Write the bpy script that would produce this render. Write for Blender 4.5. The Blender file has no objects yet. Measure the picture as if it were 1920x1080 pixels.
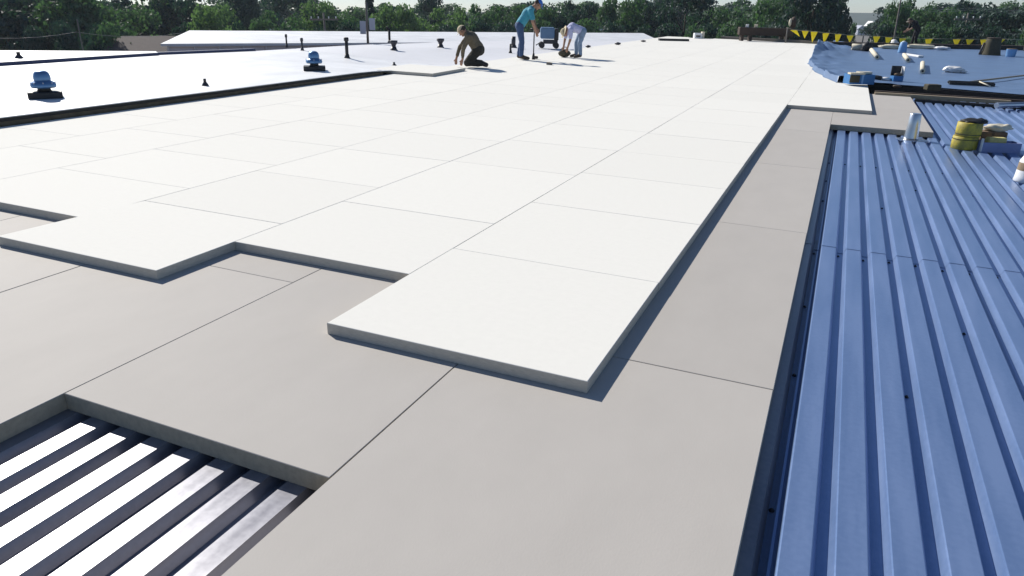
import bpy, bmesh, math, random
import numpy as np
from mathutils import Vector, Matrix, noise

SC = bpy.context.scene
COL = SC.collection
random.seed(7); np.random.seed(7)

# ------------------------------------------------------------------ camera, sky, sun, exposure
G = 1.45                                   # one insulation board is 1.45 m square; roof coordinates are in boards
F_PX = 1370.45
YAW, PITCH, ROLL = -0.403644, 0.373235, 0.0266856       # camera relative to the roof plane
CAM_R = Vector((0.57304 * G, 0.0, 1.107603 * G))         # eye above the top boards
HORIZON_Y = 29.0                                          # true horizon in the 1920x1080 frame

def basis(y, p, r):
    f = Vector((math.sin(y) * math.cos(p), math.cos(y) * math.cos(p), -math.sin(p)))
    R = Vector((math.cos(y), -math.sin(y), 0)); U = R.cross(f)
    R2 = R * math.cos(r) + U * math.sin(r); U2 = U * math.cos(r) - R * math.sin(r)
    return R2, U2, f
RB = basis(YAW, PITCH, ROLL)
WB = basis(YAW, math.atan((540 - HORIZON_Y) / F_PX), 0.0)
def as_mat(b): return Matrix((b[0], b[1], b[2])).transposed()
TILT3 = as_mat(WB) @ as_mat(RB).inverted()               # the roof's own slight slope
TILT = Matrix.Translation(CAM_R) @ TILT3.to_4x4() @ Matrix.Translation(-CAM_R)

cam_d = bpy.data.cameras.new("camera"); cam = bpy.data.objects.new("camera", cam_d); COL.objects.link(cam)
cam_d.sensor_width = 36.0; cam_d.lens = F_PX / 1920 * 36.0
cam_d.clip_start = 0.05; cam_d.clip_end = 12000
cm = Matrix((WB[0], WB[1], -WB[2])).transposed().to_4x4(); cm.translation = CAM_R
cam.matrix_world = cm
SC.camera = cam

SUN_DIR = (TILT3 @ Vector((-1.36, 0.68, 1.0))).normalized()
world = bpy.data.worlds.new("World"); SC.world = world; world.use_nodes = True
nt = world.node_tree; nt.nodes.clear()
sky = nt.nodes.new("ShaderNodeTexSky"); sky.sky_type = 'NISHITA'; sky.sun_disc = False
sky.sun_elevation = math.asin(SUN_DIR.z); sky.sun_rotation = math.atan2(SUN_DIR.x, SUN_DIR.y)
sky.altitude = 0; sky.air_density = 0.8; sky.dust_density = 0.25; sky.ozone_density = 4.0
bg = nt.nodes.new("ShaderNodeBackground"); bg.inputs[1].default_value = 0.08
wo = nt.nodes.new("ShaderNodeOutputWorld")
nt.links.new(sky.outputs[0], bg.inputs[0]); nt.links.new(bg.outputs[0], wo.inputs[0])
sun_d = bpy.data.lights.new("sun", 'SUN'); sun_d.energy = 4.8; sun_d.angle = math.radians(0.5); sun_d.color = (1.0, 0.955, 0.875)
sun = bpy.data.objects.new("sun", sun_d); COL.objects.link(sun)
sun.rotation_euler = (-SUN_DIR).to_track_quat('-Z', 'Y').to_euler(); sun.location = (-30, 15, 30)
SC.view_settings.view_transform = 'Standard'; SC.view_settings.look = 'None'
SC.view_settings.exposure = 0.34; SC.view_settings.gamma = 1.0; SC.view_settings.use_curve_mapping = False

# ------------------------------------------------------------------ helpers
ROOF = set()          # top-level objects given in roof coordinates: tilted with the roof at the end
def g(u, v, z=0.0): return Vector((u * G, v * G, z * G))
def at(px, py, z=0.0):
    """point of the roof at height z (boards) where one sees it in the photograph"""
    d = RB[2] + RB[0] * ((px - 960) / F_PX) + RB[1] * ((540 - py) / F_PX)
    t = (z * G - CAM_R.z) / d.z
    return CAM_R + d * t
GROUND_Z = CAM_R.z - 8.9
def far(px, py, dist):
    """world point at a horizontal distance from the camera, for things beyond the roof"""
    d = WB[2] + WB[0] * ((px - 960) / F_PX) + WB[1] * ((540 - py) / F_PX)
    return CAM_R + d * (dist / math.hypot(d.x, d.y))
def ground_at(px, dist):
    p = far(px, HORIZON_Y, dist); return Vector((p.x, p.y, GROUND_Z))

def mat(name, color, rough=0.7, metal=0.0, spec=0.5, var=0.0, vscale=3.0, bump=0.0, bscale=60.0, color2=None, stretch=None, trans=0.0, coords='Object', objvar=0.0):
    m = bpy.data.materials.new(name); m.use_nodes = True
    n = m.node_tree.nodes; l = m.node_tree.links
    b = n["Principled BSDF"]
    b.inputs["Base Color"].default_value = (*color, 1); b.inputs["Roughness"].default_value = rough
    b.inputs["Metallic"].default_value = metal; b.inputs["Specular IOR Level"].default_value = spec
    tc = n.new("ShaderNodeTexCoord"); src = tc.outputs[coords]
    if stretch:
        mp = n.new("ShaderNodeMapping"); mp.inputs["Scale"].default_value = stretch
        l.new(src, mp.inputs[0]); src = mp.outputs[0]
    if var or color2:
        nz = n.new("ShaderNodeTexNoise"); nz.inputs["Scale"].default_value = vscale; nz.inputs["Detail"].default_value = 6
        nz.inputs["Roughness"].default_value = 0.65
        l.new(src, nz.inputs["Vector"])
        rp = n.new("ShaderNodeValToRGB")
        c2 = color2 or tuple(c * (1 - var) for c in color)
        rp.color_ramp.elements[0].position = 0.32; rp.color_ramp.elements[1].position = 0.68
        rp.color_ramp.elements[0].color = (*c2, 1); rp.color_ramp.elements[1].color = (*color, 1)
        l.new(nz.outputs["Fac"], rp.inputs[0]); out = rp.outputs[0]
        if objvar:
            oi = n.new("ShaderNodeObjectInfo"); mr = n.new("ShaderNodeMapRange")
            mr.inputs["To Min"].default_value = 1 - objvar; mr.inputs["To Max"].default_value = 1.0
            l.new(oi.outputs["Random"], mr.inputs[0])
            mx = n.new("ShaderNodeVectorMath"); mx.operation = 'SCALE'
            l.new(out, mx.inputs[0]); l.new(mr.outputs[0], mx.inputs["Scale"]); out = mx.outputs[0]
        l.new(out, b.inputs["Base Color"])
    if bump:
        nb = n.new("ShaderNodeTexNoise"); nb.inputs["Scale"].default_value = bscale; nb.inputs["Detail"].default_value = 4
        l.new(src, nb.inputs["Vector"])
        bp = n.new("ShaderNodeBump"); bp.inputs["Strength"].default_value = bump; bp.inputs["Distance"].default_value = 0.01
        l.new(nb.outputs["Fac"], bp.inputs["Height"]); l.new(bp.outputs[0], b.inputs["Normal"])
    if trans:
        tr = n.new("ShaderNodeBsdfTranslucent"); ms = n.new("ShaderNodeMixShader"); ms.inputs[0].default_value = trans
        tr.inputs[0].default_value = (color[0] * 1.6, color[1] * 1.7, color[2] * 0.8, 1)
        l.new(b.outputs[0], ms.inputs[1]); l.new(tr.outputs[0], ms.inputs[2])
        l.new(ms.outputs[0], n["Material Output"].inputs["Surface"])
    return m

def box(bm, lo, hi, mi=0):
    vs = [bm.verts.new((x, y, z)) for z in (lo[2], hi[2]) for y in (lo[1], hi[1]) for x in (lo[0], hi[0])]
    for f in ((0, 2, 3, 1), (4, 5, 7, 6), (0, 1, 5, 4), (2, 6, 7, 3), (0, 4, 6, 2), (1, 3, 7, 5)):
        fc = bm.faces.new([vs[i] for i in f]); fc.material_index = mi
    return vs
def prism(bm, pts, z0, z1, mi=0, mside=None):
    n = len(pts); a = [bm.verts.new((p[0], p[1], z0)) for p in pts]; b = [bm.verts.new((p[0], p[1], z1)) for p in pts]
    bm.faces.new(b).material_index = mi; bm.faces.new(a[::-1]).material_index = mi
    for i in range(n):
        j = (i + 1) % n; bm.faces.new((a[i], a[j], b[j], b[i])).material_index = mi if mside is None else mside
def tube(bm, p0, p1, r0, r1=None, n=10, mi=0, smooth=True):
    p0, p1 = Vector(p0), Vector(p1); r1 = r0 if r1 is None else r1
    d = (p1 - p0).normalized(); a = d.orthogonal().normalized(); b = d.cross(a)
    A = [bm.verts.new(p0 + (a * math.cos(t) + b * math.sin(t)) * r0) for t in [i * 2 * math.pi / n for i in range(n)]]
    B = [bm.verts.new(p1 + (a * math.cos(t) + b * math.sin(t)) * r1) for t in [i * 2 * math.pi / n for i in range(n)]]
    for i in range(n):
        j = (i + 1) % n; f = bm.faces.new((A[i], A[j], B[j], B[i])); f.smooth = smooth; f.material_index = mi
    bm.faces.new(A[::-1]).material_index = mi; bm.faces.new(B).material_index = mi
def lathe(bm, prof, n=24, c=(0, 0, 0), mi=0, smooth=True):
    rings = []
    for r, z in prof:
        rings.append([bm.verts.new((c[0] + r * math.cos(i * 2 * math.pi / n), c[1] + r * math.sin(i * 2 * math.pi / n), c[2] + z)) for i in range(n)])
    for a, b in zip(rings, rings[1:]):
        for i in range(n):
            j = (i + 1) % n; f = bm.faces.new((a[i], a[j], b[j], b[i])); f.smooth = smooth; f.material_index = mi
    bm.faces.new(rings[0][::-1]).material_index = mi; bm.faces.new(rings[-1]).material_index = mi
def blob(bm, c, r, seed=0, amp=0.25, sc=(1, 1, 1), sub=2, mi=0):
    r0 = bmesh.ops.create_icosphere(bm, subdivisions=sub, radius=1.0)
    for v in r0['verts']:
        k = 1 + amp * noise.noise(v.co * 2.1 + Vector((seed * 3.1, seed, 0)))
        v.co = Vector((v.co.x * sc[0], v.co.y * sc[1], v.co.z * sc[2])) * (r * k) + Vector(c)
    for f in {f for v in r0['verts'] for f in v.link_faces}: f.smooth = True; f.material_index = mi

def mk(name, bm, mats, parent=None, loc=None, roof=True):
    me = bpy.data.meshes.new(name); bmesh.ops.recalc_face_normals(bm, faces=bm.faces[:]); bm.to_mesh(me); bm.free()
    for m in (mats if isinstance(mats, (list, tuple)) else [mats]): me.materials.append(m)
    return link(name, me, parent, loc, roof)
def link(name, me, parent=None, loc=None, roof=True):
    o = bpy.data.objects.new(name, me); COL.objects.link(o)
    if parent: o.parent = parent
    elif roof: ROOF.add(o)
    if loc is not None: o.location = loc
    return o
def tag(o, label, cat, group=None, kind=None):
    o['label'] = label
    if cat: o['category'] = cat
    if group: o['group'] = group
    if kind: o['kind'] = kind
    return o
def thing(name, label, cat, loc, rz=0.0, group=None, roof=True):
    o = bpy.data.objects.new(name, None); COL.objects.link(o); o.location = loc; o.rotation_euler = (0, 0, rz)
    o.empty_display_size = 0.2
    if roof: ROOF.add(o)
    return tag(o, label, cat, group)
def structure(o, label=None):
    o['kind'] = 'structure'
    if label: o['label'] = label
    return o
def dup(root, loc, label, rz=None, scale=None, roof=True):
    r = root.copy(); COL.objects.link(r); r.location = loc; r['label'] = label
    if rz is not None: r.rotation_euler = (0, 0, rz)
    if scale is not None: r.scale = scale
    if roof: ROOF.add(r)
    for ch in list(root.children):
        c = ch.copy(); COL.objects.link(c); c.parent = r
        for gc in ch.children:
            d = gc.copy(); COL.objects.link(d); d.parent = c
    return r
B = bmesh.new

# ------------------------------------------------------------------ materials
M_TOP = mat("white_board_facer", (0.79, 0.77, 0.712), 0.9, spec=0.12, var=0.03, vscale=30, bump=0.06, bscale=240, coords='Generated', objvar=0.03)
M_TOP_EDGE = mat("board_foam_edge", (0.56, 0.52, 0.45), 0.85, var=0.22, vscale=30, stretch=(1, 1, 4))
M_LOW = mat("grey_board_facer", (0.475, 0.445, 0.41), 0.72, spec=0.16, var=0.05, vscale=5, bump=0.05, bscale=200, coords='Generated', objvar=0.06)
M_LOW_EDGE = mat("grey_board_edge", (0.46, 0.40, 0.30), 0.85, var=0.25, vscale=30)
M_MEMBRANE = mat("white_membrane", (0.80, 0.80, 0.80), 0.5, var=0.22, vscale=0.9, bump=0.05, bscale=10)
M_LAVENDER = mat("lavender_grey_membrane", (0.66, 0.66, 0.68), 0.6, var=0.06, vscale=1.2)  # slightly greyer than the white membrane
M_DARKEDGE = mat("weathered_dark_wood", (0.17, 0.13, 0.08), 0.85, var=0.4, vscale=6, bump=0.3, bscale=40)
M_TAR = mat("black_flashing", (0.016, 0.015, 0.015), 0.6, var=0.3, vscale=4)
M_EPDM = mat("sky_sheen_rubber", (0.125, 0.20, 0.345), 0.42, spec=0.5, var=0.25, vscale=1.2, bump=0.12, bscale=7)  # black rubber; its blue sky sheen is painted into the base colour
M_GALV = mat("galvanised_steel", (0.62, 0.64, 0.67), 0.32, metal=1.0, var=0.10, vscale=12)
M_STEEL = mat("dull_blue_steel", (0.11, 0.235, 0.43), 0.42, metal=0.6, var=0.1, vscale=8)
M_STEPSHADE = mat("navy_step_shade", (0.03, 0.045, 0.12), 0.5)  # navy paints the shade on the step between the white roofs
M_BLACK = mat("black_iron", (0.012, 0.012, 0.014), 0.55)
M_DARKPIPE = mat("dark_pipe", (0.035, 0.035, 0.045), 0.5, var=0.3, vscale=10)
M_WOOD = mat("pale_lumber", (0.42, 0.33, 0.22), 0.8, var=0.25, vscale=4, stretch=(1, 8, 8))
M_BROWNWOOD = mat("dark_brown_timber", (0.050, 0.030, 0.020), 0.8, var=0.35, vscale=6)
M_CREAM = mat("cream_paper", (0.66, 0.60, 0.46), 0.7, var=0.12, vscale=8)
M_WHITE = mat("white_plastic", (0.78, 0.78, 0.78), 0.4, var=0.05, vscale=6)
M_YELLOW = mat("yellow_plastic", (0.60, 0.48, 0.045), 0.6, color2=(0.20, 0.165, 0.05), vscale=7)  # olive mottling puts the pails' shaded side into the colour
M_PENNANT = mat("yellow_vinyl", (0.86, 0.72, 0.02), 0.4, trans=0.25)
M_BROWNBOX = mat("brown_cardboard", (0.17, 0.11, 0.065), 0.85, var=0.2, vscale=6)
M_BLUE = mat("blue_paint", (0.03, 0.17, 0.42), 0.45, var=0.15, vscale=6)
M_LBLUE = mat("pale_blue_plastic", (0.20, 0.40, 0.68), 0.5, var=0.1, vscale=6)
M_BLUEGREY = mat("blue_grey_paint", (0.10, 0.19, 0.32), 0.5, var=0.15, vscale=6)
M_TRAY = mat("lavender_tray", (0.22, 0.26, 0.46), 0.5, var=0.1, vscale=6)
M_OLIVE = mat("olive_canvas", (0.075, 0.066, 0.040), 0.9, var=0.35, vscale=9)
M_SKIN = mat("skin", (0.36, 0.20, 0.13), 0.55, spec=0.4, var=0.08, vscale=10)
M_DENIM = mat("blue_denim", (0.045, 0.09, 0.20), 0.85, var=0.25, vscale=9)
M_PALEDENIM = mat("faded_denim", (0.24, 0.33, 0.46), 0.85, var=0.25, vscale=9)
M_TEAL = mat("teal_cotton", (0.05, 0.30, 0.40), 0.85, var=0.15, vscale=9)
M_LILAC = mat("lilac_cotton", (0.52, 0.53, 0.74), 0.85, var=0.1, vscale=9)
M_BROWNSHIRT = mat("dark_brown_cotton", (0.15, 0.122, 0.078), 0.9, var=0.35, vscale=14)
M_BLACKCLOTH = mat("black_cotton", (0.014, 0.013, 0.016), 0.9, var=0.3, vscale=9)
M_DARKOLIVE = mat("dark_olive_cotton", (0.034, 0.031, 0.022), 0.9, var=0.35, vscale=9)
M_BOOT = mat("brown_leather", (0.05, 0.032, 0.02), 0.6)
M_STRAW = mat("straw", (0.62, 0.52, 0.34), 0.85, var=0.2, vscale=25)
M_CAP = mat("blue_cap", (0.04, 0.16, 0.52), 0.7)
M_HAIR = mat("dark_hair", (0.03, 0.02, 0.014), 0.7)
M_EYE = mat("dark_eye", (0.01, 0.01, 0.01), 0.2)
M_ROPE = mat("rope", (0.30, 0.29, 0.22), 0.9)
M_WIRE = mat("wire", (0.22, 0.23, 0.24), 0.6)
M_POLE = mat("grey_pole_wood", (0.17, 0.155, 0.14), 0.9, var=0.3, vscale=3)
M_SIGN = mat("pale_grey_enamel", (0.40, 0.42, 0.50), 0.5, var=0.08, vscale=4)
M_BARK = mat("bark", (0.07, 0.055, 0.04), 0.95, var=0.4, vscale=5)
M_GRASS = mat("grass", (0.07, 0.10, 0.03), 0.95, color2=(0.13, 0.12, 0.06), vscale=0.02, coords='Object')
M_ASPHALT = mat("asphalt", (0.16, 0.145, 0.13), 0.9, var=0.25, vscale=0.3)
M_HILL = mat("wooded_hill", (0.035, 0.055, 0.035), 0.95, var=0.4, vscale=0.05)
M_WALL = mat("pale_metal_siding", (0.64, 0.61, 0.62), 0.7, var=0.1, vscale=1.0)
M_WALLDARK = mat("dark_brick_wall", (0.14, 0.10, 0.08), 0.9, var=0.2, vscale=3)
M_ROOFBROWN = mat("brown_shingle", (0.075, 0.052, 0.05), 0.9, var=0.25, vscale=4)
M_ROOFGREY = mat("grey_shingle", (0.22, 0.21, 0.23), 0.9, var=0.25, vscale=4)
M_WINDOW = mat("dark_window_glass", (0.02, 0.025, 0.03), 0.08)
M_MESHBROWN = mat("tan_foam", (0.30, 0.22, 0.14), 0.9, var=0.35, vscale=40)

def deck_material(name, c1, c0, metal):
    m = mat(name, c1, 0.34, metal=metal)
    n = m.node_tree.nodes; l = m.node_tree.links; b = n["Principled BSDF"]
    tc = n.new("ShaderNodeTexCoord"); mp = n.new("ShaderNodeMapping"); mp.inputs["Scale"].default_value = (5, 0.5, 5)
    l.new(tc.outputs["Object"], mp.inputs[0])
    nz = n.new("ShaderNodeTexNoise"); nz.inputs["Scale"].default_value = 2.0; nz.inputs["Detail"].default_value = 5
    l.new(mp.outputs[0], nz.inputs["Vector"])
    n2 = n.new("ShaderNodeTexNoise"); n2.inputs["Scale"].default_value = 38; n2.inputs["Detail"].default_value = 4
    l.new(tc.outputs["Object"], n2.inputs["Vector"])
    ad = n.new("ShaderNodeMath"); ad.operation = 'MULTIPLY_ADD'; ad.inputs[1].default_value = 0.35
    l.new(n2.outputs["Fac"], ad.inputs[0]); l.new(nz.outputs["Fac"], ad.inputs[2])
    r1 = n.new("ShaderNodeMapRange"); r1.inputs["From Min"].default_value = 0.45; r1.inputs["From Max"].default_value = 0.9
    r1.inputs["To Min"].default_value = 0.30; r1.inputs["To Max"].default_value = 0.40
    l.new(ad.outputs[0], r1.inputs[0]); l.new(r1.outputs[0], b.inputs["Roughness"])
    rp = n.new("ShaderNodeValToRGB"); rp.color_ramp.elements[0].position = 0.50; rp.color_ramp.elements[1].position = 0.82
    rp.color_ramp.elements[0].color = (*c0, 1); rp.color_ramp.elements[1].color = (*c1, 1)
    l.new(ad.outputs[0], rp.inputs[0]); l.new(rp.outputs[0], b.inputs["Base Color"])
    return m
M_DECK = deck_material("sky_tinted_deck", (0.205, 0.295, 0.50), (0.155, 0.24, 0.43), 0.42)  # sky reflection painted into the galvanised sheets as a blue base
M_DECK2 = deck_material("untinted_deck", (0.25, 0.25, 0.285), (0.17, 0.17, 0.20), 0.30)  # same steel in grey, painting the different reflection inside the left opening

# ------------------------------------------------------------------ large structure: ground, hills, the building under the roof
def make_ground():
    bm = B(); nr = 60; na = 96; rings = []
    for i in range(nr):
        r = 4 * (1350 / 4) ** (i / (nr - 1)); ring = []
        for k in range(na):
            a = 2 * math.pi * k / na
            h = 0.25 * noise.noise(Vector((r * math.cos(a) * .02, r * math.sin(a) * .02, 0))) if r > 60 else 0
            ring.append(bm.verts.new((r * math.cos(a), r * math.sin(a), GROUND_Z + h)))
        rings.append(ring)
    for a, b in zip(rings, rings[1:]):
        for k in range(na):
            j = (k + 1) % na; bm.faces.new((a[k], b[k], b[j], a[j])).smooth = True
    bm.faces.new(rings[0])
    structure(mk("ground", bm, M_GRASS, roof=False))
make_ground()
def make_hills():
    bm = B(); na = 240; A = []; T = []; Bk = []
    for k in range(na):
        a = 2 * math.pi * k / na; d = Vector((math.cos(a), math.sin(a), 0))
        h = 12 + 5 * noise.noise(d * 4) + 4 * noise.noise(d * 17) + 2.2 * noise.noise(d * 60)
        A.append(bm.verts.new(d * 800 + Vector((0, 0, GROUND_Z - 2)))); T.append(bm.verts.new(d * 1000 + Vector((0, 0, GROUND_Z + max(h, 6)))))
        Bk.append(bm.verts.new(d * 1300 + Vector((0, 0, GROUND_Z - 2))))
    for k in range(na):
        j = (k + 1) % na; bm.faces.new((A[k], T[k], T[j], A[j])).smooth = True; bm.faces.new((T[k], Bk[k], Bk[j], T[j])).smooth = True
    structure(mk("hills", bm, M_HILL, roof=False))
make_hills()
def make_road():
    bm = B()
    a, b = ground_at(1640, 110), ground_at(1618, 430)
    s = (b - a).cross(Vector((0, 0, 1))).normalized(); off = Vector((0, 0, 0.30))
    vs = [bm.verts.new(p + off) for p in (a - s * 9, a + s * 9, b + s * 13, b - s * 13)]
    bm.faces.new(vs); structure(mk("road", bm, M_ASPHALT, roof=False))
make_road()

# building body under the roof
def make_body():
    t = thing("flat_roof_building", "low flat roofed building that carries the roof under construction", "building", (0, 0, 0))
    bm = B(); L = [(-14.3, 9.2), (-11.45, 7.0), (-11.45, -3), (14, -3), (14, 31.3), (-5.2, 31.3), (-9.9, 21.8), (-12.0, 13)]
    prism(bm, [(x * G, y * G) for x, y in L], -6.9, -0.235)
    mk("wall", bm, M_WALLDARK, t)
make_body()

# metal deck: sheets of nine ribs
PITCH_U = 0.1235
def deck_sheet_mesh(nrib, v0, v1, name, m):
    bm = B(); z1 = 0.0; z0 = -0.031
    prof = []
    for k in range(nrib):
        x = k * PITCH_U
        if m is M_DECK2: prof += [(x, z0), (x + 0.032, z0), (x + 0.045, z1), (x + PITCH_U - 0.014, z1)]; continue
        prof += [(x, z0), (x + 0.027, z0), (x + 0.0385, z1 - .0016), (x + 0.0420, z1), (x + PITCH_U - 0.0135, z1), (x + PITCH_U - 0.0115, z1 - .0010)]
    prof.append((nrib * PITCH_U, z0)); prof.append((nrib * PITCH_U + .02, z0))
    th = 0.0012
    def add(flip, dz):
        a = [bm.verts.new(g(x, v0, z + dz)) for x, z in prof]; b = [bm.verts.new(g(x, v1, z + dz)) for x, z in prof]
        for i in range(len(prof) - 1):
            f = (a[i], a[i + 1], b[i + 1], b[i]); bm.faces.new(f if not flip else f[::-1])
        return a, b
    a, b = add(False, 0); c, d = add(True, -th)
    for i in range(len(prof) - 1):
        bm.faces.new((a[i], c[i], c[i + 1], a[i + 1])); bm.faces.new((b[i + 1], d[i + 1], d[i], b[i]))
    me = bpy.data.meshes.new(name); bm.to_mesh(me); bm.free(); me.materials.append(m); return me
DECK_Z = -0.101
def make_deck():
    t = bpy.data.objects.new("metal_deck", None); COL.objects.link(t); ROOF.add(t)
    structure(t, "ribbed galvanised steel roof deck under the boards")
    rows = [(-1.4, 4.26), (4.21, 9.03), (8.98, 12.85)]
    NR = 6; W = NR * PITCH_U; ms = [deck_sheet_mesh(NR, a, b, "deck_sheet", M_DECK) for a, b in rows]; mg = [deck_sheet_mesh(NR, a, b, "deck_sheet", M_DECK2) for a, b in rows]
    scb = B(); lathe(scb, [(0.011, 0), (0.011, .004), (0.006, .005), (0.006, .010), (0.002, .011)], 8)
    sm = bpy.data.meshes.new("screw"); scb.to_mesh(sm); scb.free(); sm.materials.append(M_BLACK)
    u0 = 0.585 - 6 * W
    for ci in range(-2, 16):
        for ri in range(3):
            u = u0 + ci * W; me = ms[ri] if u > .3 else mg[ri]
            if ri == 2 and u > 4.5: pass
            o = link("deck_sheet", me, t, g(u, 0, DECK_Z + (0.0022 if ri == 1 else 0)))
            if u > 0.3 and u < 3.2 and ri < 2:
                for k in range(NR):
                    vs = [4.15 if ri == 0 else 6.9]
                    if (k + ci) % 3 == 0: vs.append(2.6 if ri == 0 else 5.4)
                    if (k * 2 + ci) % 5 == 1: vs += [1.75, 3.3] if ri == 0 else [6.1]
                    for v in vs:
                        link("screw", sm, o, g(k * PITCH_U + 0.008 + random.uniform(-.004, .004), v + random.uniform(-.02, .02), -0.031))
make_deck()

# insulation boards
def board_mesh(w, l, t, mats, key):
    bm = B(); vs = box(bm, (0, 0, -t * G), (w * G, l * G, 0)); bm.normal_update()
    for f in bm.faces: f.material_index = 0 if abs(f.normal.z) > 0.5 else 1
    bmesh.ops.bevel(bm, geom=[e for e in bm.edges if all(v.co.z > -1e-6 for v in e.verts)], offset=0.0025, segments=1, affect='EDGES')
    me = bpy.data.meshes.new(key); bm.to_mesh(me); bm.free()
    for m in mats: me.materials.append(m)
    return me
CACHE = {}
def lay(parent, u0, u1, v0, v1, z, t, mats, gap=0.0010, jit=0.0006, label=None):
    w, l = round(u1 - u0 - 2 * gap, 3), round(v1 - v0 - 2 * gap, 3)
    k = (w, l, t)
    if k not in CACHE: CACHE[k] = board_mesh(w, l, t, mats, "insulation_board")
    o = link("insulation_board", CACHE[k], parent, g(u0 + gap + random.uniform(-jit, jit) * .7, v0 + gap + random.uniform(-jit, jit), z + random.uniform(-jit, 0) * .7))
    o.rotation_euler = (0, 0, random.uniform(-1, 1) * 0.0009)
    if label: o['label'] = label
    return o
T1, T2 = 0.043, 0.0570
def make_boards():
    up = bpy.data.objects.new("upper_board_layer", None); COL.objects.link(up); ROOF.add(up)
    structure(up, "upper layer of white faced insulation boards laid with staggered joints")
    E = [0, -1, -1.975, -2.955, -4.12, -5.05, -5.95]
    J = [[1.97, 2.95, 3.94, 4.87, 5.79, 6.8, 7.79, 8.9, 10.03, 11.1, 12.1, 13.15, 14.2, 15.27],
         [2.55, 3.42, 4.76, 5.8, 6.86, 7.9, 8.95, 9.98, 11.0, 12.05, 13.1, 14.1, 15.1],
         [2.09, 2.89, 3.8, 4.74, 5.68, 6.9, 8.05, 8.9, 9.78, 10.8, 11.8, 12.8, 13.8, 14.7, 15.61],
         [2.49, 3.22, 4.0, 4.79, 5.7, 6.6, 7.7, 8.8, 9.8, 10.8, 11.8, 12.8, 13.8, 14.8],
         [2.6, 3.59, 4.55, 5.55, 6.5, 7.5, 8.5, 9.5, 10.5, 11.5, 12.5, 13.5, 14.5],
         [2.1, 3.1, 4.1, 5.1, 6.05, 7.05, 8.05, 9.05, 10.05, 11.05, 12.05, 13.05, 14.05]]
    for s in range(6):
        j = J[s][:]
        while j[-1] < 29.2: j.append(j[-1] + 1.0)
        for a, b in zip(j, j[1:]):
            lb = "front white board jutting out furthest over the grey layer" if (s == 0 and a == 1.97) else None
            o = lay(up, E[s + 1], E[s], a, b, 0, T1, (M_TOP, M_TOP_EDGE), label=lb)
            if s == 0: o.location.x += random.uniform(-.002, .002)
            if s == 2 and a == 2.09:          # its outer front corner is cut a little wide
                o.data = o.data.copy()
                for q in o.data.vertices:
                    if q.co.x < .1 and q.co.y < .1: q.co.x -= .058 * G
    v = 9.9
    while v < 29.0:
        lay(up, 0, 0.965, v, v + 1.0, 0, T1, (M_TOP, M_TOP_EDGE)); v += 1.0
    lo = bpy.data.objects.new("lower_board_layer", None); COL.objects.link(lo); ROOF.add(lo)
    structure(lo, "lower layer of grey faced insulation boards on the metal deck")
    E = [1.535, 0.54, -0.462, -1.45, -2.415, -3.4, -4.4, -5.4, -5.95]
    V = [[8.76, 10.6, 12.48], [-1.4, 0.28, 2.265, 4.215, 6.13, 8.1, 10.1, 12.48, 14.5], [1.262, 3.2, 5.2, 7.2], [-1.4, 0.35, 2.33, 4.3, 6.3],
         [-1.4, -0.4, 1.6, 3.5, 5.5], [-1.4, 0.6, 2.6, 4.6], [-1.4, .3, 2.3, 4.3], [-.4, 1.6, 3.6], [-1.4, .6, 2.6, 4.6]]
    for s in range(8):
        for a, b in zip(V[s], V[s][1:]):
            lay(lo, E[s + 1], E[s], a, b, -T1 - 0.0012, T2 - 0.0014, (M_LOW, M_LOW_EDGE), gap=0.0013)
make_boards()

# the loose board the kneeling man is placing, on the edge of the old membrane
lb = thing("loose_board", "white insulation board overlapping the old roof edge beside the kneeling man", "board", g(-6.25, 10.22, T1 + 0.004), 0.0)
bm = B(); p = [(-0.15, 0.02), (1.03, 0), (0.96, 1.25), (-.15, 1.27)]
prism(bm, [(x * G, y * G) for x, y in p], -T1 * G, 0, 0, 1); o = mk("panel", bm, (M_TOP, M_TOP_EDGE), lb)

# old white roof on the left, its edge timbers, its far edge
def _edge():
    P = [at(0, 122, .078), at(300, 103, .078), at(480, 95.5, .078), at(640, 87.5, .06), at(850, 75.5, .0), at(1235, 77.2, -.02)]
    return [(p.y / G, p.x / G) for p in P]
EDGE_L = _edge()
def LEFT_U(v):
    if v <= EDGE_L[0][0]: return EDGE_L[0][1]
    for (a, x), (b, y) in zip(EDGE_L, EDGE_L[1:]):
        if v <= b: return x + (y - x) * (v - a) / (b - a)
    return EDGE_L[-1][1]
def sstep(x): x = max(0, min(1, x)); return x * x * (3 - 2 * x)
def roof_z(u, v):
    k = sstep((v - 9.4) / 2.4) * sstep((u + 9.0) / 2.6); k = max(k, sstep((v - 14) / 6))
    return 0.078 - 0.099 * k + 0.005 * noise.noise(Vector((u * .9, v * .5, 3)))
def on_white(px, py):
    z = .05
    for _ in range(6): p = at(px, py, z); z = roof_z(p.x / G, p.y / G)
    return at(px, py, z + .001)
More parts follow.
